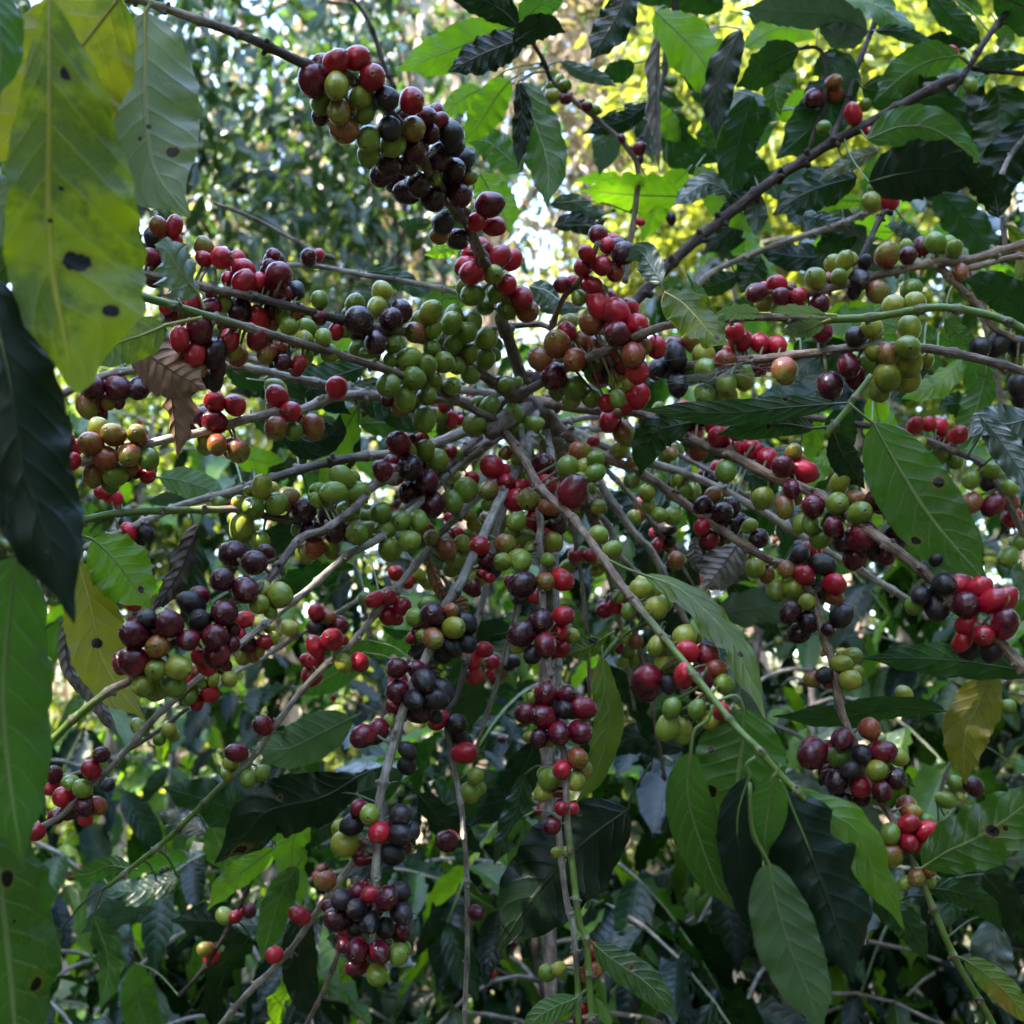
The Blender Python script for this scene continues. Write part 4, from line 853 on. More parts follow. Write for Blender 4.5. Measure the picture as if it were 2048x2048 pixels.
rnd = random.Random(31); thin = []
for (x, y, d1, bk) in [(1180, 1490, .98, 'pale'), (945, 1520, .95, 'pale'), (770, 1390, .96, 'pale'), (1270, 1420, 1.0, 'pale'), (1420, 1230, .98, 'pale'), (600, 1010, .96, 'pale'), (1560, 1040, .98, 'pale'),
                       (500, 1140, .94, 'brown'), (1010, 1330, .9, 'pale'), (1330, 1560, .98, 'brown'), (870, 1250, .94, 'pale'), (560, 800, .98, 'brown'), (1600, 930, 1.0, 'pale'), (430, 700, .95, 'pale')]:
    x0, y0 = 1062 + (x - 1062) * .06, 845 + (y - 845) * .04; n_ = ((y - y0) * .06, -(x - x0) * .06 - 18)
    b = BR('Z%f,%f %f,%f %f,%f %f,%f' % (x0, y0, x0 + (x - x0) * .33 + n_[0], y0 + (y - y0) * .33 + n_[1], x0 + (x - x0) * .68 + n_[0] * .8, y0 + (y - y0) * .68 + n_[1] * .8, x, y), [.88, .92, d1], (rnd.uniform(5, 7), 3.6), bk, node=62)
    thin.append(b)
    for q in range(rnd.choice((2, 3, 3, 4))):
        i = int(b.n * (.22 + .2 * q + rnd.uniform(0, .1))); i = min(i, b.n - 1); m_ = 'ggyoyg' if q == 0 else ('ogyrrg' if q == 1 else 'rrdokr')
        cherries(b, 'Z' + ' '.join('%f,%f,%f,%s' % (b.p[i, 0] + rnd.uniform(-24, 24), b.p[i, 1] + rnd.uniform(-20, 24), rnd.uniform(12.5, 16.5), rnd.choice(m_)) for _ in range(rnd.randint(3, 8))), -.2)

# ---- the second tree, upper right
a = at(2180, 900, 1.25)
T2 = thing('coffee_tree', (a.x, a.y, 0), 'coffee tree at the upper right with broad dark leaves against the sunlit wood', 'coffee tree')
mb = MB(); tk = [Vector((a.x, a.y, -.05)), Vector((a.x + .02, a.y, .8)), at(2170, 700, 1.2), at(2130, 100, 1.15), at(2000, -160, 1.1)]
q = catmull([tuple(v) for v in tk], 40); mb.tube([Vector(v) for v in q], np.linspace(.02, .009, 40), 9); mb.build('trunk', BARK['pale'], T2, origin=T2.location)
c1 = BR('D1400,700 1440,640 1550,480 1640,350 1700,250 1840,60 1900,-30 2050,-200', [1.0, 1.0, 1.05], (7, 6), 'dark', tree=T2, node=70)
c2 = BR('D850,800 940,600 1000,400 1030,320 1090,170 1160,0 1250,-240', [.96, 1.0, 1.1], (6, 5), 'dark', tree=T2, node=75)
c3 = BR('D740,830 800,650 830,560 840,400 800,270 680,270', [.97, .98], (4.5, 3.5), 'dark', tree=T2, node=75)
c4 = BR('C770,900 800,760 900,450 920,230 960,60 990,-100 1100,-300', [1.05, 1.1, 1.1], (6, 6), 'dark', tree=T2, node=85)
c5 = BR('B1660,440 1600,300 1500,150 1440,0 1400,-200', [.98, .96, .95], (4.5, 4), 'dark', tree=T2, node=80)
c6 = BR('D1700,370 1640,380 1850,400 2000,420 2200,500', [1.02, 1.05], (4.5, 6), 'dark', tree=T2, node=80)
c7 = BR('B800,490 740,360 680,180 620,60 520,-60', [1.25, 1.25], (5.5, 4), 'dark', tree=T2, node=90)
c8 = BR('D1830,1400 1815,1200 1800,1000 1900,800 2100,650', [.9, .92, 1.0], (5, 5), 'brown', tree=T2, node=90)
c9 = BR('C1260,1060 1240,880 1150,700 1100,300 1080,-100', [1.15, 1.2, 1.2], (4, 4), 'dark', tree=T2, node=90)
cherries(c3, 'D880,455,45,o 880,520,50,o 770,545,52,d', -.3)
cherries(c2, 'D1055,580,34,g 1080,700,30,r 825,705,38,g', .2)
cherries(c1, 'D1450,525,50,o 1505,500,30,o 1370,575,45,g 1635,470,42,g 1525,290,38,r', -.2)
cherries(c4, 'C940,450,34,g 935,85,24,g 945,1225,20,r', 0)

# ---- the third tree, reaching in from the right edge
a = at(2330, 560, .95)
T3 = thing('coffee_tree', (a.x, a.y, 0), 'coffee tree at the right edge with peeling tan bark on its branches', 'coffee tree')
mb = MB(); tk = [Vector((a.x, a.y, -.05)), Vector((a.x, a.y, .8)), at(2330, 560, .95), at(2300, 200, 1.0)]
q = catmull([tuple(v) for v in tk], 30); mb.tube([Vector(v) for v in q], np.linspace(.02, .01, 30), 9); mb.build('trunk', BARK['pale'], T3, origin=T3.location)
e1 = BR('D740,1620 900,1580 1050,1540 1200,1500 1430,1450 1600,1440 1820,1380 2000,1330 2300,1300 2650,1400', [.74, .78, .82, .9], (8, 10), 'peel', tree=T3, node=70)
e2 = BR('D1430,1455 1480,1490 1580,1590 1680,1690 1740,1760 H1760,430 1900,500', [.79, .8], (7.5, 6), 'peel', tree=T3, node=60)
e3 = BR('D1600,1490 1750,1450 1900,1415 2200,1400', [.84, .86], (6, 6), 'peel', tree=T3, node=75)
e4 = BR('D1000,1580 1010,1480 1060,1370 1110,1260 1160,1170 1200,1180', [.78, .82], (6.5, 5.5), 'dark', tree=T3, node=60)
e5 = BR('H640,905 800,930 990,960 1200,985 1310,1020 1600,1130 1720,1200 1850,1400 1960,1600 2300,1900', [.9, .88, .86, .9], (7, 7), 'brown', tree=T3, node=75)
e6 = BR('P2100,-100 1700,130 1560,400 1450,700', [1.0, 1.0], (4, 3.5), 'brown', tree=T3, node=75)
cherries(e1, 'D780,1535,58,y 910,1530,48,y 855,1540,40,o 1020,1545,58,k 990,1600,45,k 940,1440,50,y 1055,1450,40,k 1120,1610,60,o 1310,1600,58,g 1175,1405,66,o 1290,1410,50,d 1440,1340,58,g 1545,1375,46,g 1280,1370,40,g 1580,1500,45,o', -.3)
cherries(e1, 'D690,1630,46,r 590,1635,50,d 570,1565,48,r 455,1615,55,d 505,1595,42,r 630,1600,40,d 495,1670,50,g 665,1690,48,r 805,1680,55,d 770,1710,45,r', 0)
cherries(e2, 'H1690,540,60,k 1790,520,62,k 1890,530,60,k 1880,600,50,g 1900,750,55,k 1910,810,50,k', 0)
cherries(e5, 'H1330,970,46,r 1405,960,40,r 1465,975,48,r 1520,965,26,y 1485,1045,42,r 1575,1020,50,r 1350,1065,42,y 1425,1095,46,g 1495,1095,40,o 1450,1155,38,g 1550,1160,50,g 1640,1265,50,g 1755,1215,52,g 1735,1280,48,k 1855,1315,45,g 1645,1395,55,o 1760,1410,58,d 1850,1390,50,o 1865,1475,56,r 1845,1690,55,g 1900,1615,45,g', -.2)
cherries(e6, 'P1270,110,44,y 1845,180,40,g 1550,600,40,g 1500,695,48,g 1530,650,34,y 1525,830,50,g 1650,620,50,p 1580,680,26,y', 0)

# ---- the tree at the left edge, closest to the camera
a = at(-420, 700, .45)
T4 = thing('coffee_tree', (a.x, a.y, 0), 'coffee tree at the left edge with large spotted leaves closest to the camera', 'coffee tree')
mb = MB(); tk = [Vector((a.x, a.y, -.05)), Vector((a.x, a.y, .9)), at(-420, 700, .45), at(-430, -300, .45)]
q = catmull([tuple(v) for v in tk], 30); mb.tube([Vector(v) for v in q], np.linspace(.018, .009, 30), 9); mb.build('trunk', BARK['pale'], T4, origin=T4.location)
f1 = BR('Z-425,-120 -250,-150 -60,-110 100,-75 260,-45 330,-60', [.45, .38, .38, .44], (12, 7), 'brown', (.3, .6), tree=T4)
f2 = BR('Z-420,420 -250,430 -120,470 -40,540', [.45, .40, .36], (12, 7), 'brown', (.4, .7), tree=T4)
f3 = BR('Z-420,1000 -250,1000 -80,1030 20,1095', [.45, .41, .38], (11, 7), 'brown', (.4, .7), tree=T4)
f4 = BR('Z-420,1500 -250,1520 -120,1560 -40,1630', [.45, .42, .40], (11, 7), 'brown', (.4, .7), tree=T4)
for b in list(globals().values()) + thin:
    if isinstance(b, Branch) and b.obj is None: b.finish()
print('cherries', sum(len(b.ch) for b in globals().values() if isinstance(b, Branch)))

# ================================================================== LEAVES
def LF(br, *a, **k): return make_leaf(*a, parent=br.obj, **k)
# closest, left
LF(f1, 'Z98,-10 97,200 94,380 105,560 156,790', 268, 'ylg', .37, .36, stalk='Z100,-75', spots=[(127, 137, 13), (78, 173, 5), (152, 523, 19), (141, 511, 9), (215, 605, 13), (120, 373, 4), (100, 440, 4)], label='large yellow-green leaf with black holes and spots', roll=0., wave=.5, fold=.10, asym=(.58, 1.38), pw=(.85, .5))
LF(f1, 'Z240,-8 150,110 60,230 -40,330', 235, 'yel', .43, .42, stalk='Z260,-45', spots=[(0, 210, 14), (20, 120, 5)], label='yellowing leaf with a brown midrib', wave=.5)
LF(f1, 'Z-30,-60 0,60 -5,200', 90, 'grn', .36, .36, stalk='Z-50,-110')
LF(f2, 'Z-30,545 20,760 45,930 95,1080 150,1250', 190, 'blk', .36, .355, stalk='Z-60,520', roll=-.25, wave=.7, fold=.1, curl=.5, label='dark glossy leaf with a turned-up pale edge', spots=[(60, 1150, 7)])
LF(f3, 'Z34,1108 18,1230 8,1400 20,1560 48,1740', 205, 'grn', .385, .38, stalk='Z0,1085', roll=.2, wave=.5, curl=.55, fold=.05)
LF(f4, 'Z-20,1640 0,1760 20,1930 40,2160', 235, 'grn', .40, .40, stalk='Z-60,1620', roll=.3, wave=.6, curl=.4, fold=.2, spots=[(16, 1762, 15), (72, 1990, 14), (30, 1850, 4)], label='broad green leaf with brown-ringed spots')
LF(f2, 'Z40,345 10,420 -10,540 -30,600', 75, 'pal', .42, .42)
LF(f2, 'Z60,500 20,520 -40,590', 60, 'grn', .41, .41)
# pale leaf and others on the main tree
LF(b1, 'A805,65 800,300 805,650 860,950 1050,1200', 205, 'pal', .465, .46, stalk='A830,20', spots=[(342, 301, 15), (297, 250, 5), (280, 278, 4)], label='pale greyish leaf with one brown spot', roll=-.2, wave=.45)
LF(b2, 'E910,415 780,470 640,520 480,640', 95, 'ylg', .52, .47, stalk='E1115,372', wave=.5)
LF(b2, 'E1095,240 1040,180 990,110 A920,1380 850,1350', 92, 'pal', .55, .52, stalk='E1130,330', wave=1.2, roll=-.5, label='small bluish leaf curling above the red cherries')  # pale material stands in for the sky reflected on this leaf
LF(b9, 'I510,490 620,590 720,720 830,880', 118, 'brt', .6, .6, stalk='I470,475 440,470', spots=[(307, 1137, 6), (282, 1180, 9)], wave=.6)
LF(b11, 'I430,615 500,860 560,1130 660,1320 810,1500', 112, 'yel', .60, .585, stalk='I425,560', spots=[(194, 1290, 10), (290, 1413, 9), (293, 1432, 9), (268, 1433, 6)], label='yellow leaf with brown spots', wave=.5)
LF(b8, 'I880,150 1000,170 1150,215 1260,250', 62, 'und', .82, .82)
LF(b8, 'I1130,240 1000,270 800,290', 34, 'blu', .84, .84, roll=.6)
LF(b6, 'E1560,930 1700,1060 1850,1000 1880,900', 70, 'drk', .8, .8)
LF(b6, 'E1420,720 1600,745 1850,790', 46, 'dgr', .85, .85)
LF(b22, 'G1185,235 1280,290 1370,380 1440,460 1535,530', 92, 'ylg', .60, .57, stalk='G1205,395 1170,300', spots=[(1437, 677, 7)], label='twisted yellow-green leaf hanging over the branch', wave=1.1, roll=.3)
LF(b22, 'C1060,1560 1120,1680 1165,1780', 32, 'grn', .60, .60)
LF(b22, 'H480,350 380,350 210,375', 30, 'pal', .58, .6, roll=1.0, wave=.3)
LF(b22, 'H840,355 700,345 540,340', 26, 'pal', .58, .6, roll=1.1, wave=.3)
LF(b22, 'H820,400 720,440 590,455', 38, 'pal', .57, .6, roll=.4, wave=.3)
LF(b22, 'C890,1560 820,1450 780,1400 690,1440', 52, 'blu', .66, .68, stalk='C930,1600 940,1750', roll=.3)
t34 = BR('H1090,690 1040,760 985,830 940,900 865,985 840,1030', [.60, .6], (6, 6), 'brown', (-.2, 0.), node=80)
t34.finish()
LF(t34, 'H900,848 600,870 300,900 -200,880', 54, 'dgr', .6, .64, stalk='H970,845', spots=[(1571, 797, 6)], wave=.4)
LF(t34, 'H770,985 600,960 400,990 230,1020', 52, 'dgr', .61, .64, stalk='H860,975', spots=[(1537, 852, 6)], wave=.4)
LF(t34, 'H880,1010 930,1130 1000,1240 1055,1320', 56, 'drk', .6, .62, stalk='H870,985', roll=.4)
LF(t34, 'H950,880 920,980 980,1130', 62, 'dgr', .64, .66)
LF(t34, 'H1100,955 1250,1220 1450,1520 1740,1850', 148, 'grn', .57, .55, stalk='H970,850 1040,910', spots=[(1877, 967, 12), (1834, 1082, 9)], label='broad matte leaf with two yellow-ringed holes', wave=.25, fold=.08)
LF(b21, 'G1330,950 1150,1000 1080,1100 1050,1250', 72, 'dgr', .72, .74, wave=.8)
LF(b16, 'K1070,690 1250,760 1400,880 1560,1050 1640,1220 1745,1495', 66, 'rst', .55, .49, stalk='K880,610 960,650', spots=[(1482, 1312, 6)], label='narrow yellow-green leaf with rusty patches', wave=1., roll=.35)
# big leaves at the end of branch b16
LF(b16, 'O1330,430 1310,640 1360,860 1470,1150 1575,1310', 98, 'grn', .46, .47, stalk='O1450,170 1430,250 1350,310', label='smooth green hanging leaf with its edge turned in', wave=.2, fold=.3)
LF(b16, 'O1620,190 1610,400 1580,650 1560,930', 182, 'grn', .49, .49, stalk='O1470,150 1580,120', spots=[(1423, 1583, 12), (1421, 1505, 6)], label='round-shouldered leaf with one rusty spot', wave=.25, fold=.06)
LF(b16, 'P420,560 350,780 370,1050 430,1330 480,1510', 84, 'blk', .455, .46, stalk='P450,460 400,500', wave=.5)
LF(b16, 'P545,570 520,760 500,900 515,1020', 74, 'grn', .445, .45, stalk='P590,500 570,540', wave=.15, fold=.5)
LF(b16, 'P520,1040 560,1250 640,1520 740,1760 830,2010', 128, 'und', .44, .43, stalk='P420,600 430,850', label='long pale green leaf seen from below', wave=.3, fold=.15)
LF(b16, 'P615,650 740,950 870,1300 990,1710', 205, 'blk', .46, .44, stalk='P585,590', wave=.6, fold=.12, curl=.7, label='nearly black leaf hanging at the lower right')
LF(b16, 'P610,625 800,740 1000,860 1100,1080 1190,1230 1275,1420', 76, 'brt', .465, .45, stalk='P600,590', wave=.6, roll=.5)
LF(b16, 'P1130,1190 1180,1300 1300,1390 1400,1600', 60, 'dgr', .52, .52, wave=.8)
LF(b19, 'P1370,1070 1500,985 1750,860 2100,600', 118, 'grn', .58, .55, stalk='P1330,1075', spots=[(1985, 1661, 12), (2010, 1655, 5)], label='leaf with a shiny pale upper side at the right edge', wave=.9)
LF(b19, 'P1400,1180 1550,1200 1700,1270 1820,1430', 55, 'dgr', .62, .63, wave=.9)
LF(b19, 'P1600,1575 1700,1640 1850,1780 2000,1960', 58, 'rst', .6, .58, stalk='P1560,1560', wave=.5)
LF(e6, 'L1760,1200 1680,1400 1600,1600 1610,1850', 92, 'olv', .74, .74, label='mottled yellow leaf hanging alone at the right', wave=.7, stalk='L1800,1180 1900,1130')
LF(b19, 'L1500,1440 1250,1420 950,1470 540,1470', 52, 'dgr', .76, .78, wave=.6, roll=.5)
LF(b21, 'L2000,1230 1700,1180 1350,1150 1030,1150', 66, 'dgr', .72, .74, wave=.7, roll=.3)
LF(b15, 'O790,1490 900,1580 1100,1720 1260,1920', 66, 'grn', .58, .56, stalk='O730,1420', spots=[(1264, 1937, 6)], label='leaf with a small hole hanging from the central branch', wave=.3)
LF(b15, 'O700,1790 600,1830 480,1900 400,2010', 46, 'grn', .58, .57, stalk='O765,1730', wave=.3)
LF(b15, 'O790,1780 830,1850 900,1960', 24, 'brt', .58, .57)
LF(b18, 'O985,745 750,920 500,1180 260,1530', 178, 'drk', .74, .72, stalk='O1110,490 1010,650', label='large dark blue-green leaf behind the central branch', wave=.5, fold=.12)
LF(b18, 'K840,1140 850,1300 880,1500 O800,560 690,720', 62, 'rst', .68, .66, wave=.5, roll=.2, label='green leaf turning yellow along one edge')
LF(b18, 'K860,1030 760,1090 640,1130', 42, 'rst', .7, .7, spots=[(1187, 1281, 8)])
LF(b13, 'J560,1480 400,1560 200,1650 0,1640', 92, 'und', .86, .86, wave=.4)
LF(b31, 'N590,570 400,680 100,760 M1340,900 1180,1050', 118, 'drk', .82, .82, stalk='N700,520', wave=.7, label='dark veined leaf with scorched brown edge', spots=[(480, 1703, 16), (445, 1725, 14), (560, 1595, 5)])
LF(b31, 'M1510,960 1380,1060 1240,1170 1140,1310', 52, 'brt', .9, .9, wave=.8)
LF(b31, 'M1640,1060 1560,1200 1500,1380 1440,1600', 62, 'grn', .92, .92, wave=.7)
LF(b12, 'M720,1075 600,1060 500,1100 370,1120', 42, 'grn', .74, .76, wave=.4)
LF(b32, 'N290,1300 270,1500 300,1750 400,1930', 72, 'drk', .88, .88)
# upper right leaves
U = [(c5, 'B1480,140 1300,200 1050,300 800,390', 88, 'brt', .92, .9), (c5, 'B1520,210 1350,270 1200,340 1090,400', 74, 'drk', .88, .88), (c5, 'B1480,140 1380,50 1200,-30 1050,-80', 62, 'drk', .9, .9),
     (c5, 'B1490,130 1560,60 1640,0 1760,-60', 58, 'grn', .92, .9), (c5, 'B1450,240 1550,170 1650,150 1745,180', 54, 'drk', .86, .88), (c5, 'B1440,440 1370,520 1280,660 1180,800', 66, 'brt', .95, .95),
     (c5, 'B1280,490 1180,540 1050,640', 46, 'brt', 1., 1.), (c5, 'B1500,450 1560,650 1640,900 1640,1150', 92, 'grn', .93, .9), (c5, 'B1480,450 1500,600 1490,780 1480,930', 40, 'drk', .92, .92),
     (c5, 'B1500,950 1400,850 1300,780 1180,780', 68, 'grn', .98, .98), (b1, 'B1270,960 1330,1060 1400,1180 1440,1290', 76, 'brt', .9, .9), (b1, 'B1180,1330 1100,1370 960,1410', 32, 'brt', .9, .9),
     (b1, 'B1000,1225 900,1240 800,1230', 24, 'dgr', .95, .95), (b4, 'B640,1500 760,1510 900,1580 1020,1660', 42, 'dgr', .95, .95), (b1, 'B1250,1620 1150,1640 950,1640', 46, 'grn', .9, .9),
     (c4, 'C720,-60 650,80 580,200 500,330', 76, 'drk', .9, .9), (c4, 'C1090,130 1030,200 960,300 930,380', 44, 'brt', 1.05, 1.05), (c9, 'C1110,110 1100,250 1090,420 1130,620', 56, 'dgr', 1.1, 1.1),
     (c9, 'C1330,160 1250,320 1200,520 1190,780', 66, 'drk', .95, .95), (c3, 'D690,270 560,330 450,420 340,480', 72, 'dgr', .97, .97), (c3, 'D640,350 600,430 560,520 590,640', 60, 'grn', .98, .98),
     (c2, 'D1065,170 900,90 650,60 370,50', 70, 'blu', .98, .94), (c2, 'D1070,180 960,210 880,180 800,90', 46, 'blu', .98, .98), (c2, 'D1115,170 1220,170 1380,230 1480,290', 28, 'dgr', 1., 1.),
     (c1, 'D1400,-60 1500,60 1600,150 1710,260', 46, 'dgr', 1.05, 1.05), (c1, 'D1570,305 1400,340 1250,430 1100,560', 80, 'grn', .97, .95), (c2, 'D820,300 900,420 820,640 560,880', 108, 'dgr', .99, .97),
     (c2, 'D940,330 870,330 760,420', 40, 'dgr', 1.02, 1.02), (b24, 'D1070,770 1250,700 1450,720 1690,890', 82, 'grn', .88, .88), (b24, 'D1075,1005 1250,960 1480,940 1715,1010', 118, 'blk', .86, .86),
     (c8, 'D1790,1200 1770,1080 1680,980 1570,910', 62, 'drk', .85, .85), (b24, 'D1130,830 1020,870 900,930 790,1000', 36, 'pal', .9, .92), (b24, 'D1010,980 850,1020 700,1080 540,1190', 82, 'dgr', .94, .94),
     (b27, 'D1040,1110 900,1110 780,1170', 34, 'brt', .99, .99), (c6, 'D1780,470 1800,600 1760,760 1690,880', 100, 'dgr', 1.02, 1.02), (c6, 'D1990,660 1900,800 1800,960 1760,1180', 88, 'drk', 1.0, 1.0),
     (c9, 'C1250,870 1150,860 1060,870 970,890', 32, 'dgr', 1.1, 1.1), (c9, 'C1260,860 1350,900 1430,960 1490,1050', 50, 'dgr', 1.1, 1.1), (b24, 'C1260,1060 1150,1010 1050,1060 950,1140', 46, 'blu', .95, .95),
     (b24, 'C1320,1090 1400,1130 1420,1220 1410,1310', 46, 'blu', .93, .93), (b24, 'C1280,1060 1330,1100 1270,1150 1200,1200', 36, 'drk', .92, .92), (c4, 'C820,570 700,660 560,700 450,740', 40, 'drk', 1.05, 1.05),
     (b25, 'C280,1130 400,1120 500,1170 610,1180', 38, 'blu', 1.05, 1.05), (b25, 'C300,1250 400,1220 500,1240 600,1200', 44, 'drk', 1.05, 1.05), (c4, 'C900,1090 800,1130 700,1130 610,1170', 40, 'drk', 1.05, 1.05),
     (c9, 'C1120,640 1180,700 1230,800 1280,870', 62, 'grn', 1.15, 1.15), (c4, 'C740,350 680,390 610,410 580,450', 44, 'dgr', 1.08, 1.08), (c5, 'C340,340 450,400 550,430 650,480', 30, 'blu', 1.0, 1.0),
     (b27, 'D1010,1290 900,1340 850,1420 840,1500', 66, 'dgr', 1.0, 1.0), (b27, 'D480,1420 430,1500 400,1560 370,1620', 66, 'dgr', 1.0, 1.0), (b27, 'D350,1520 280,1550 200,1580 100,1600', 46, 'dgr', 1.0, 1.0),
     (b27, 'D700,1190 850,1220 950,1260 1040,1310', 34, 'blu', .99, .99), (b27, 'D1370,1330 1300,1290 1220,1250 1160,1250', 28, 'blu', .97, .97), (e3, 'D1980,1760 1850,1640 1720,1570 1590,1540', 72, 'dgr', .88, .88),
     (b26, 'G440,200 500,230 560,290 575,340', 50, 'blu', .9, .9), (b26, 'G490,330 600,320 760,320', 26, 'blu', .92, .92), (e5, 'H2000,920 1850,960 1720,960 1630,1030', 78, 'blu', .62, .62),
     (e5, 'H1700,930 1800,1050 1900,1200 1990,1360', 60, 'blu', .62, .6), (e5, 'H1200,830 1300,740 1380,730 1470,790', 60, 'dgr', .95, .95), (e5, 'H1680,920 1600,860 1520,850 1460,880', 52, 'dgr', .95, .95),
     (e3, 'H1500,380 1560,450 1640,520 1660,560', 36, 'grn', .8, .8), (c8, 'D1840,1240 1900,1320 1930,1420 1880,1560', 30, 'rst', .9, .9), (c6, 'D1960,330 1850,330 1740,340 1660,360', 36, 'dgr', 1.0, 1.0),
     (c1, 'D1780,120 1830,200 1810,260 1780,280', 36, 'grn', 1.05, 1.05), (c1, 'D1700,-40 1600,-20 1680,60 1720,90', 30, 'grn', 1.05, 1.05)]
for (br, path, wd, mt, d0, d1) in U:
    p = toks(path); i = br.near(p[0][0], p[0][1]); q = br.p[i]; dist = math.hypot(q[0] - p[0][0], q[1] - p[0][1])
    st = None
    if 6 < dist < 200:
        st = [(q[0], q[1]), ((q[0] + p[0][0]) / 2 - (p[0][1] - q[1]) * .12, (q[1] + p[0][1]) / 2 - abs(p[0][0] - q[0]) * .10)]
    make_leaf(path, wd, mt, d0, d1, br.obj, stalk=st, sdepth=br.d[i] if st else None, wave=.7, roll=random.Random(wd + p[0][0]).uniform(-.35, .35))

def fill(region, n, brs, mats, d, seed, L=(110, 210)):
    """further leaves of the same trees, seen between the branches"""
    rnd = random.Random(seed); x0, y0, x1, y1 = region
    for i in range(n):
        x, y = rnd.uniform(x0, x1), rnd.uniform(y0, y1); dep = rnd.uniform(*d)
        br = min(brs, key=lambda b: min(np.hypot(b.p[:, 0] - x, b.p[:, 1] - y)))
        k = br.near(x, y); q = br.p[k]; a = rnd.uniform(-.5, 3.6)
        l = rnd.uniform(*L)
        if math.hypot(q[0] - x, q[1] - y) > 150: continue
        c, s_ = math.cos(a), math.sin(a); b_ = rnd.uniform(-.18, .18)
        pth = [(x, y), (x + c * l * .5 - s_ * l * b_, y + s_ * l * .5 + c * l * b_), (x + c * l, y + s_ * l + l * rnd.uniform(0, .15))]
        st = [(q[0], q[1]), ((q[0] + x) / 2, (q[1] + y) / 2 - 14)] if math.hypot(q[0] - x, q[1] - y) > 5 else None
        rl = rnd.uniform(-.9, .9)
        make_leaf(pth, l * rnd.uniform(.36, .46) * math.cos(rl), rnd.choice(mats), dep, dep * rnd.uniform(.97, 1.03), br.obj, stalk=st, sdepth=br.d[k] if st else None, wave=.8, roll=rl, nu=22, nv=4)
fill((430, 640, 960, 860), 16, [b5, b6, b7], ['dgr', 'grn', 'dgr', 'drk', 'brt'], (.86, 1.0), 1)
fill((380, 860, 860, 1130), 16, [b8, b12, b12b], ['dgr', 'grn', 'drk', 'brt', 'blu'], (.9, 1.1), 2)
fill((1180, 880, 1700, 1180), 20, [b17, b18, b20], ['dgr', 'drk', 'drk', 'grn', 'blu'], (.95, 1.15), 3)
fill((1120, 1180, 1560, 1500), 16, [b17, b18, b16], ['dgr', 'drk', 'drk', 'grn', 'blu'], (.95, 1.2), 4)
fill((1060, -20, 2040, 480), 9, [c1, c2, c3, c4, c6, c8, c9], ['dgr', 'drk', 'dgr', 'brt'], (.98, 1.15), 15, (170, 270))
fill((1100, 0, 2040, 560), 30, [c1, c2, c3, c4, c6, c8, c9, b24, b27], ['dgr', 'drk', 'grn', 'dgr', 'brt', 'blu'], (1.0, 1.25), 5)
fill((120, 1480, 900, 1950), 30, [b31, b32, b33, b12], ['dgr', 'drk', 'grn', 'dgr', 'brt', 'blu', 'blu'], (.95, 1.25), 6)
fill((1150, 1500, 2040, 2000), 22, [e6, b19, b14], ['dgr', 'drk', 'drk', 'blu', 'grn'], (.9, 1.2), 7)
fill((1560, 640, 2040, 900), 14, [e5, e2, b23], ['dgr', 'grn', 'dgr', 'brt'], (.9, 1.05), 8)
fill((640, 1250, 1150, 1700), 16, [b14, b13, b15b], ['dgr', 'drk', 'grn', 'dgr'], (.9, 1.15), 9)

# ================================================================== DEAD LEAVES AND COBWEB
def dead_leaf(label, parts, mat):
    """a withered leaf caught among the branches; parts: (path, width, depth0, depth1, kwargs)"""
    mb = MB(); first = None
    for (path, wd, d0, d1, kw) in parts:
        p = [(a[0], a[1]) for a in toks(path)]
        b_, _ = leaf_geo(mb, p, wd, d0, d1, seed=int(p[0][0]), **kw)
        q = catmull(p, 10); ds = np.linspace(d0, d1, 10)
        mb.tube([at(q[i, 0], q[i, 1], ds[i] + .0003) for i in range(9)], np.linspace(.001, .0004, 9), 5)
        first = first or b_
    o = mb.build('dead_leaf', mat, None, origin=first)
    tag(o, label, 'dead leaf'); return o
DB = dead_mat('dead_brown', (.15, .08, .05), (.34, .2, .13)); DD = dead_mat('dead_dark', (.02, .014, .011), (.075, .052, .04)); DG = dead_mat('dead_grey', (.09, .075, .062), (.25, .215, .185)); DO = dead_mat('dead_orange', (.14, .055, .022), (.32, .15, .07))
dead_leaf('curled brown dead leaf under the yellow-green leaf at the left', [('E720,540 850,600 980,690 1140,770', 120, .58, .58, dict(curl=.9, wave=1.0, roll=.3)), ('E900,480 930,700 960,900 980,1160', 80, .60, .62, dict(curl=1.2, wave=1.0, roll=-.4))], DB)
dead_leaf('dark shrivelled leaf above the large purple cluster', [('I1100,400 1040,560 980,700 830,900', 66, .62, .58, dict(curl=1.5, wave=1.8, roll=.2))], DD)
dead_leaf('rolled orange-brown dead leaf in the middle of the branches', [('J985,585 1020,700 1060,790 1120,900', 44, .72, .72, dict(curl=1.9, wave=.8)), ('J1060,800 1150,850 1200,930', 40, .72, .72, dict(curl=1., wave=1.))], DO)
dead_leaf('crumpled dark brown leaf hanging under the middle cluster', [('J920,1000 960,1090 1000,1200 1060,1280', 62, .70, .70, dict(curl=1.2, wave=1.2))], DD)
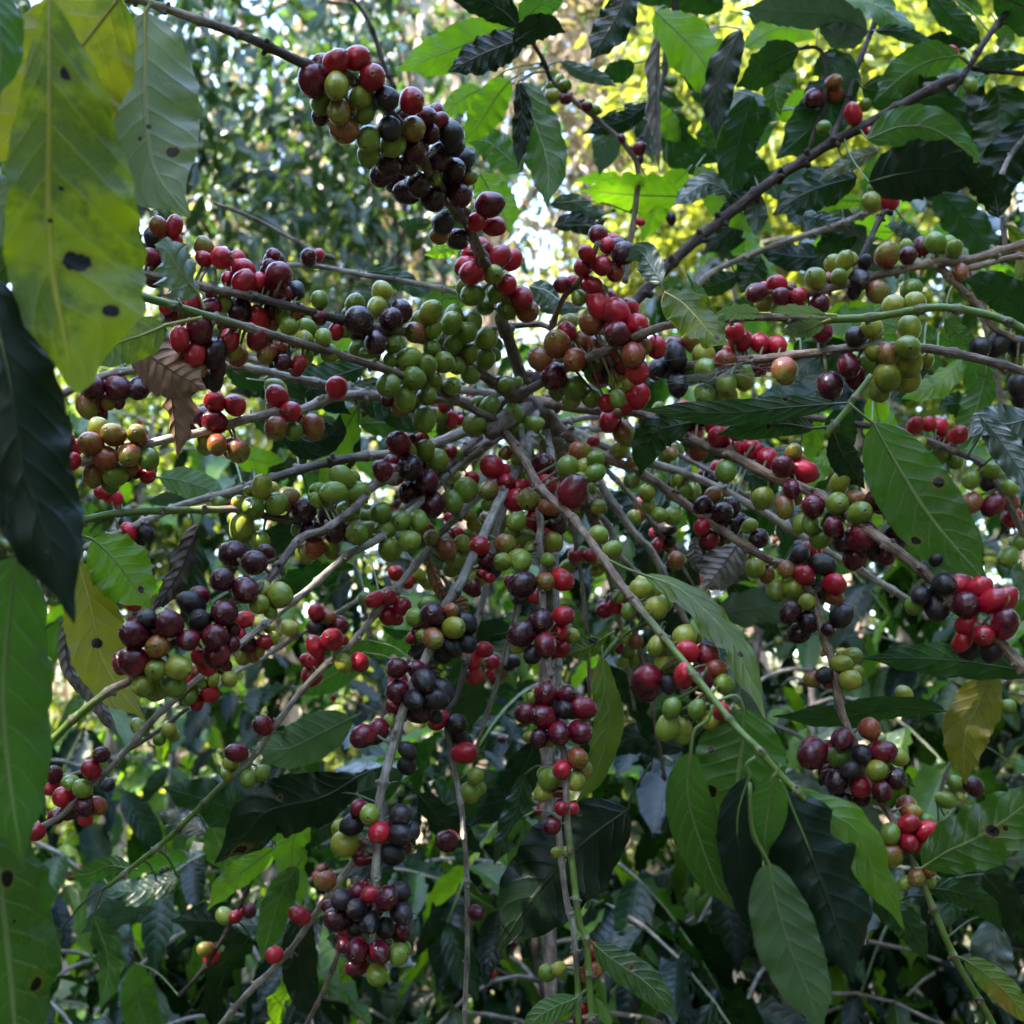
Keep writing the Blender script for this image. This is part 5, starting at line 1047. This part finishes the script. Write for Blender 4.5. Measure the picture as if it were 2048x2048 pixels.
dead_leaf('pleated grey dead leaf under the right-hand branches', [('K1600,500 1540,590 1470,690 1400,770', 92, .86, .84, dict(curl=.7, wave=1.2, fold=.3)), ('K1350,480 1360,600 1390,700', 32, .87, .87, dict(curl=.8, wave=1.))], DG)
dead_leaf('long brown withered leaf behind the yellow leaf at the left', [('I370,890 370,1150 430,1300 480,1390', 50, .68, .68, dict(curl=1.8, wave=.8)), ('I430,1080 500,1290 560,1420 660,1590', 48, .67, .67, dict(curl=1.4, wave=.8))], DG)
dead_leaf('narrow twisted dead leaf hanging in the upper centre', [('C890,120 870,350 860,560 880,960', 42, 1.0, 1.0, dict(curl=1.6, wave=1.4, roll=.4))], DG)
def web_mat():
    m, t = newmat('cobweb_silk'); pb = nd(t, 'ShaderNodeBsdfPrincipled'); pb.inputs['Base Color'].default_value = (.55, .57, .6, 1); pb.inputs['Roughness'].default_value = .5
    tr = nd(t, 'ShaderNodeBsdfTransparent'); mx = nd(t, 'ShaderNodeMixShader'); mx.inputs[0].default_value = .55
    t.links.new(tr.outputs[0], mx.inputs[1]); t.links.new(pb.outputs[0], mx.inputs[2]); t.links.new(mx.outputs[0], nd(t, 'ShaderNodeOutputMaterial').inputs[0]); return m
mb = MB(); rnd = random.Random(8)
for i in range(70):
    a = (rnd.uniform(1150, 1900), rnd.uniform(590, 780)); b = (a[0] + rnd.uniform(-260, 260), a[1] + rnd.uniform(-60, 90))
    if i < 26: a = (rnd.uniform(1180, 1500), rnd.uniform(690, 770)); b = (1560 + rnd.uniform(-60, 60), 660 + rnd.uniform(-40, 40))
    pa, pb_ = [toks('G%f,%f' % p)[0] for p in (a, b)]
    dd = .645 + rnd.uniform(-.006, .006); p0 = at(pa[0], pa[1], dd); p1 = at(pb_[0], pb_[1], dd + rnd.uniform(-.006, .01))
    mb.tube([p0, p0.lerp(p1, .5) - Vector((0, 0, .0012)), p1], [.00006] * 3, 3)
tag(mb.build('cobweb', web_mat(), None, origin=at(1440, 745, .645)), 'fine grey cobweb stretched over green and black cherries', 'cobweb')
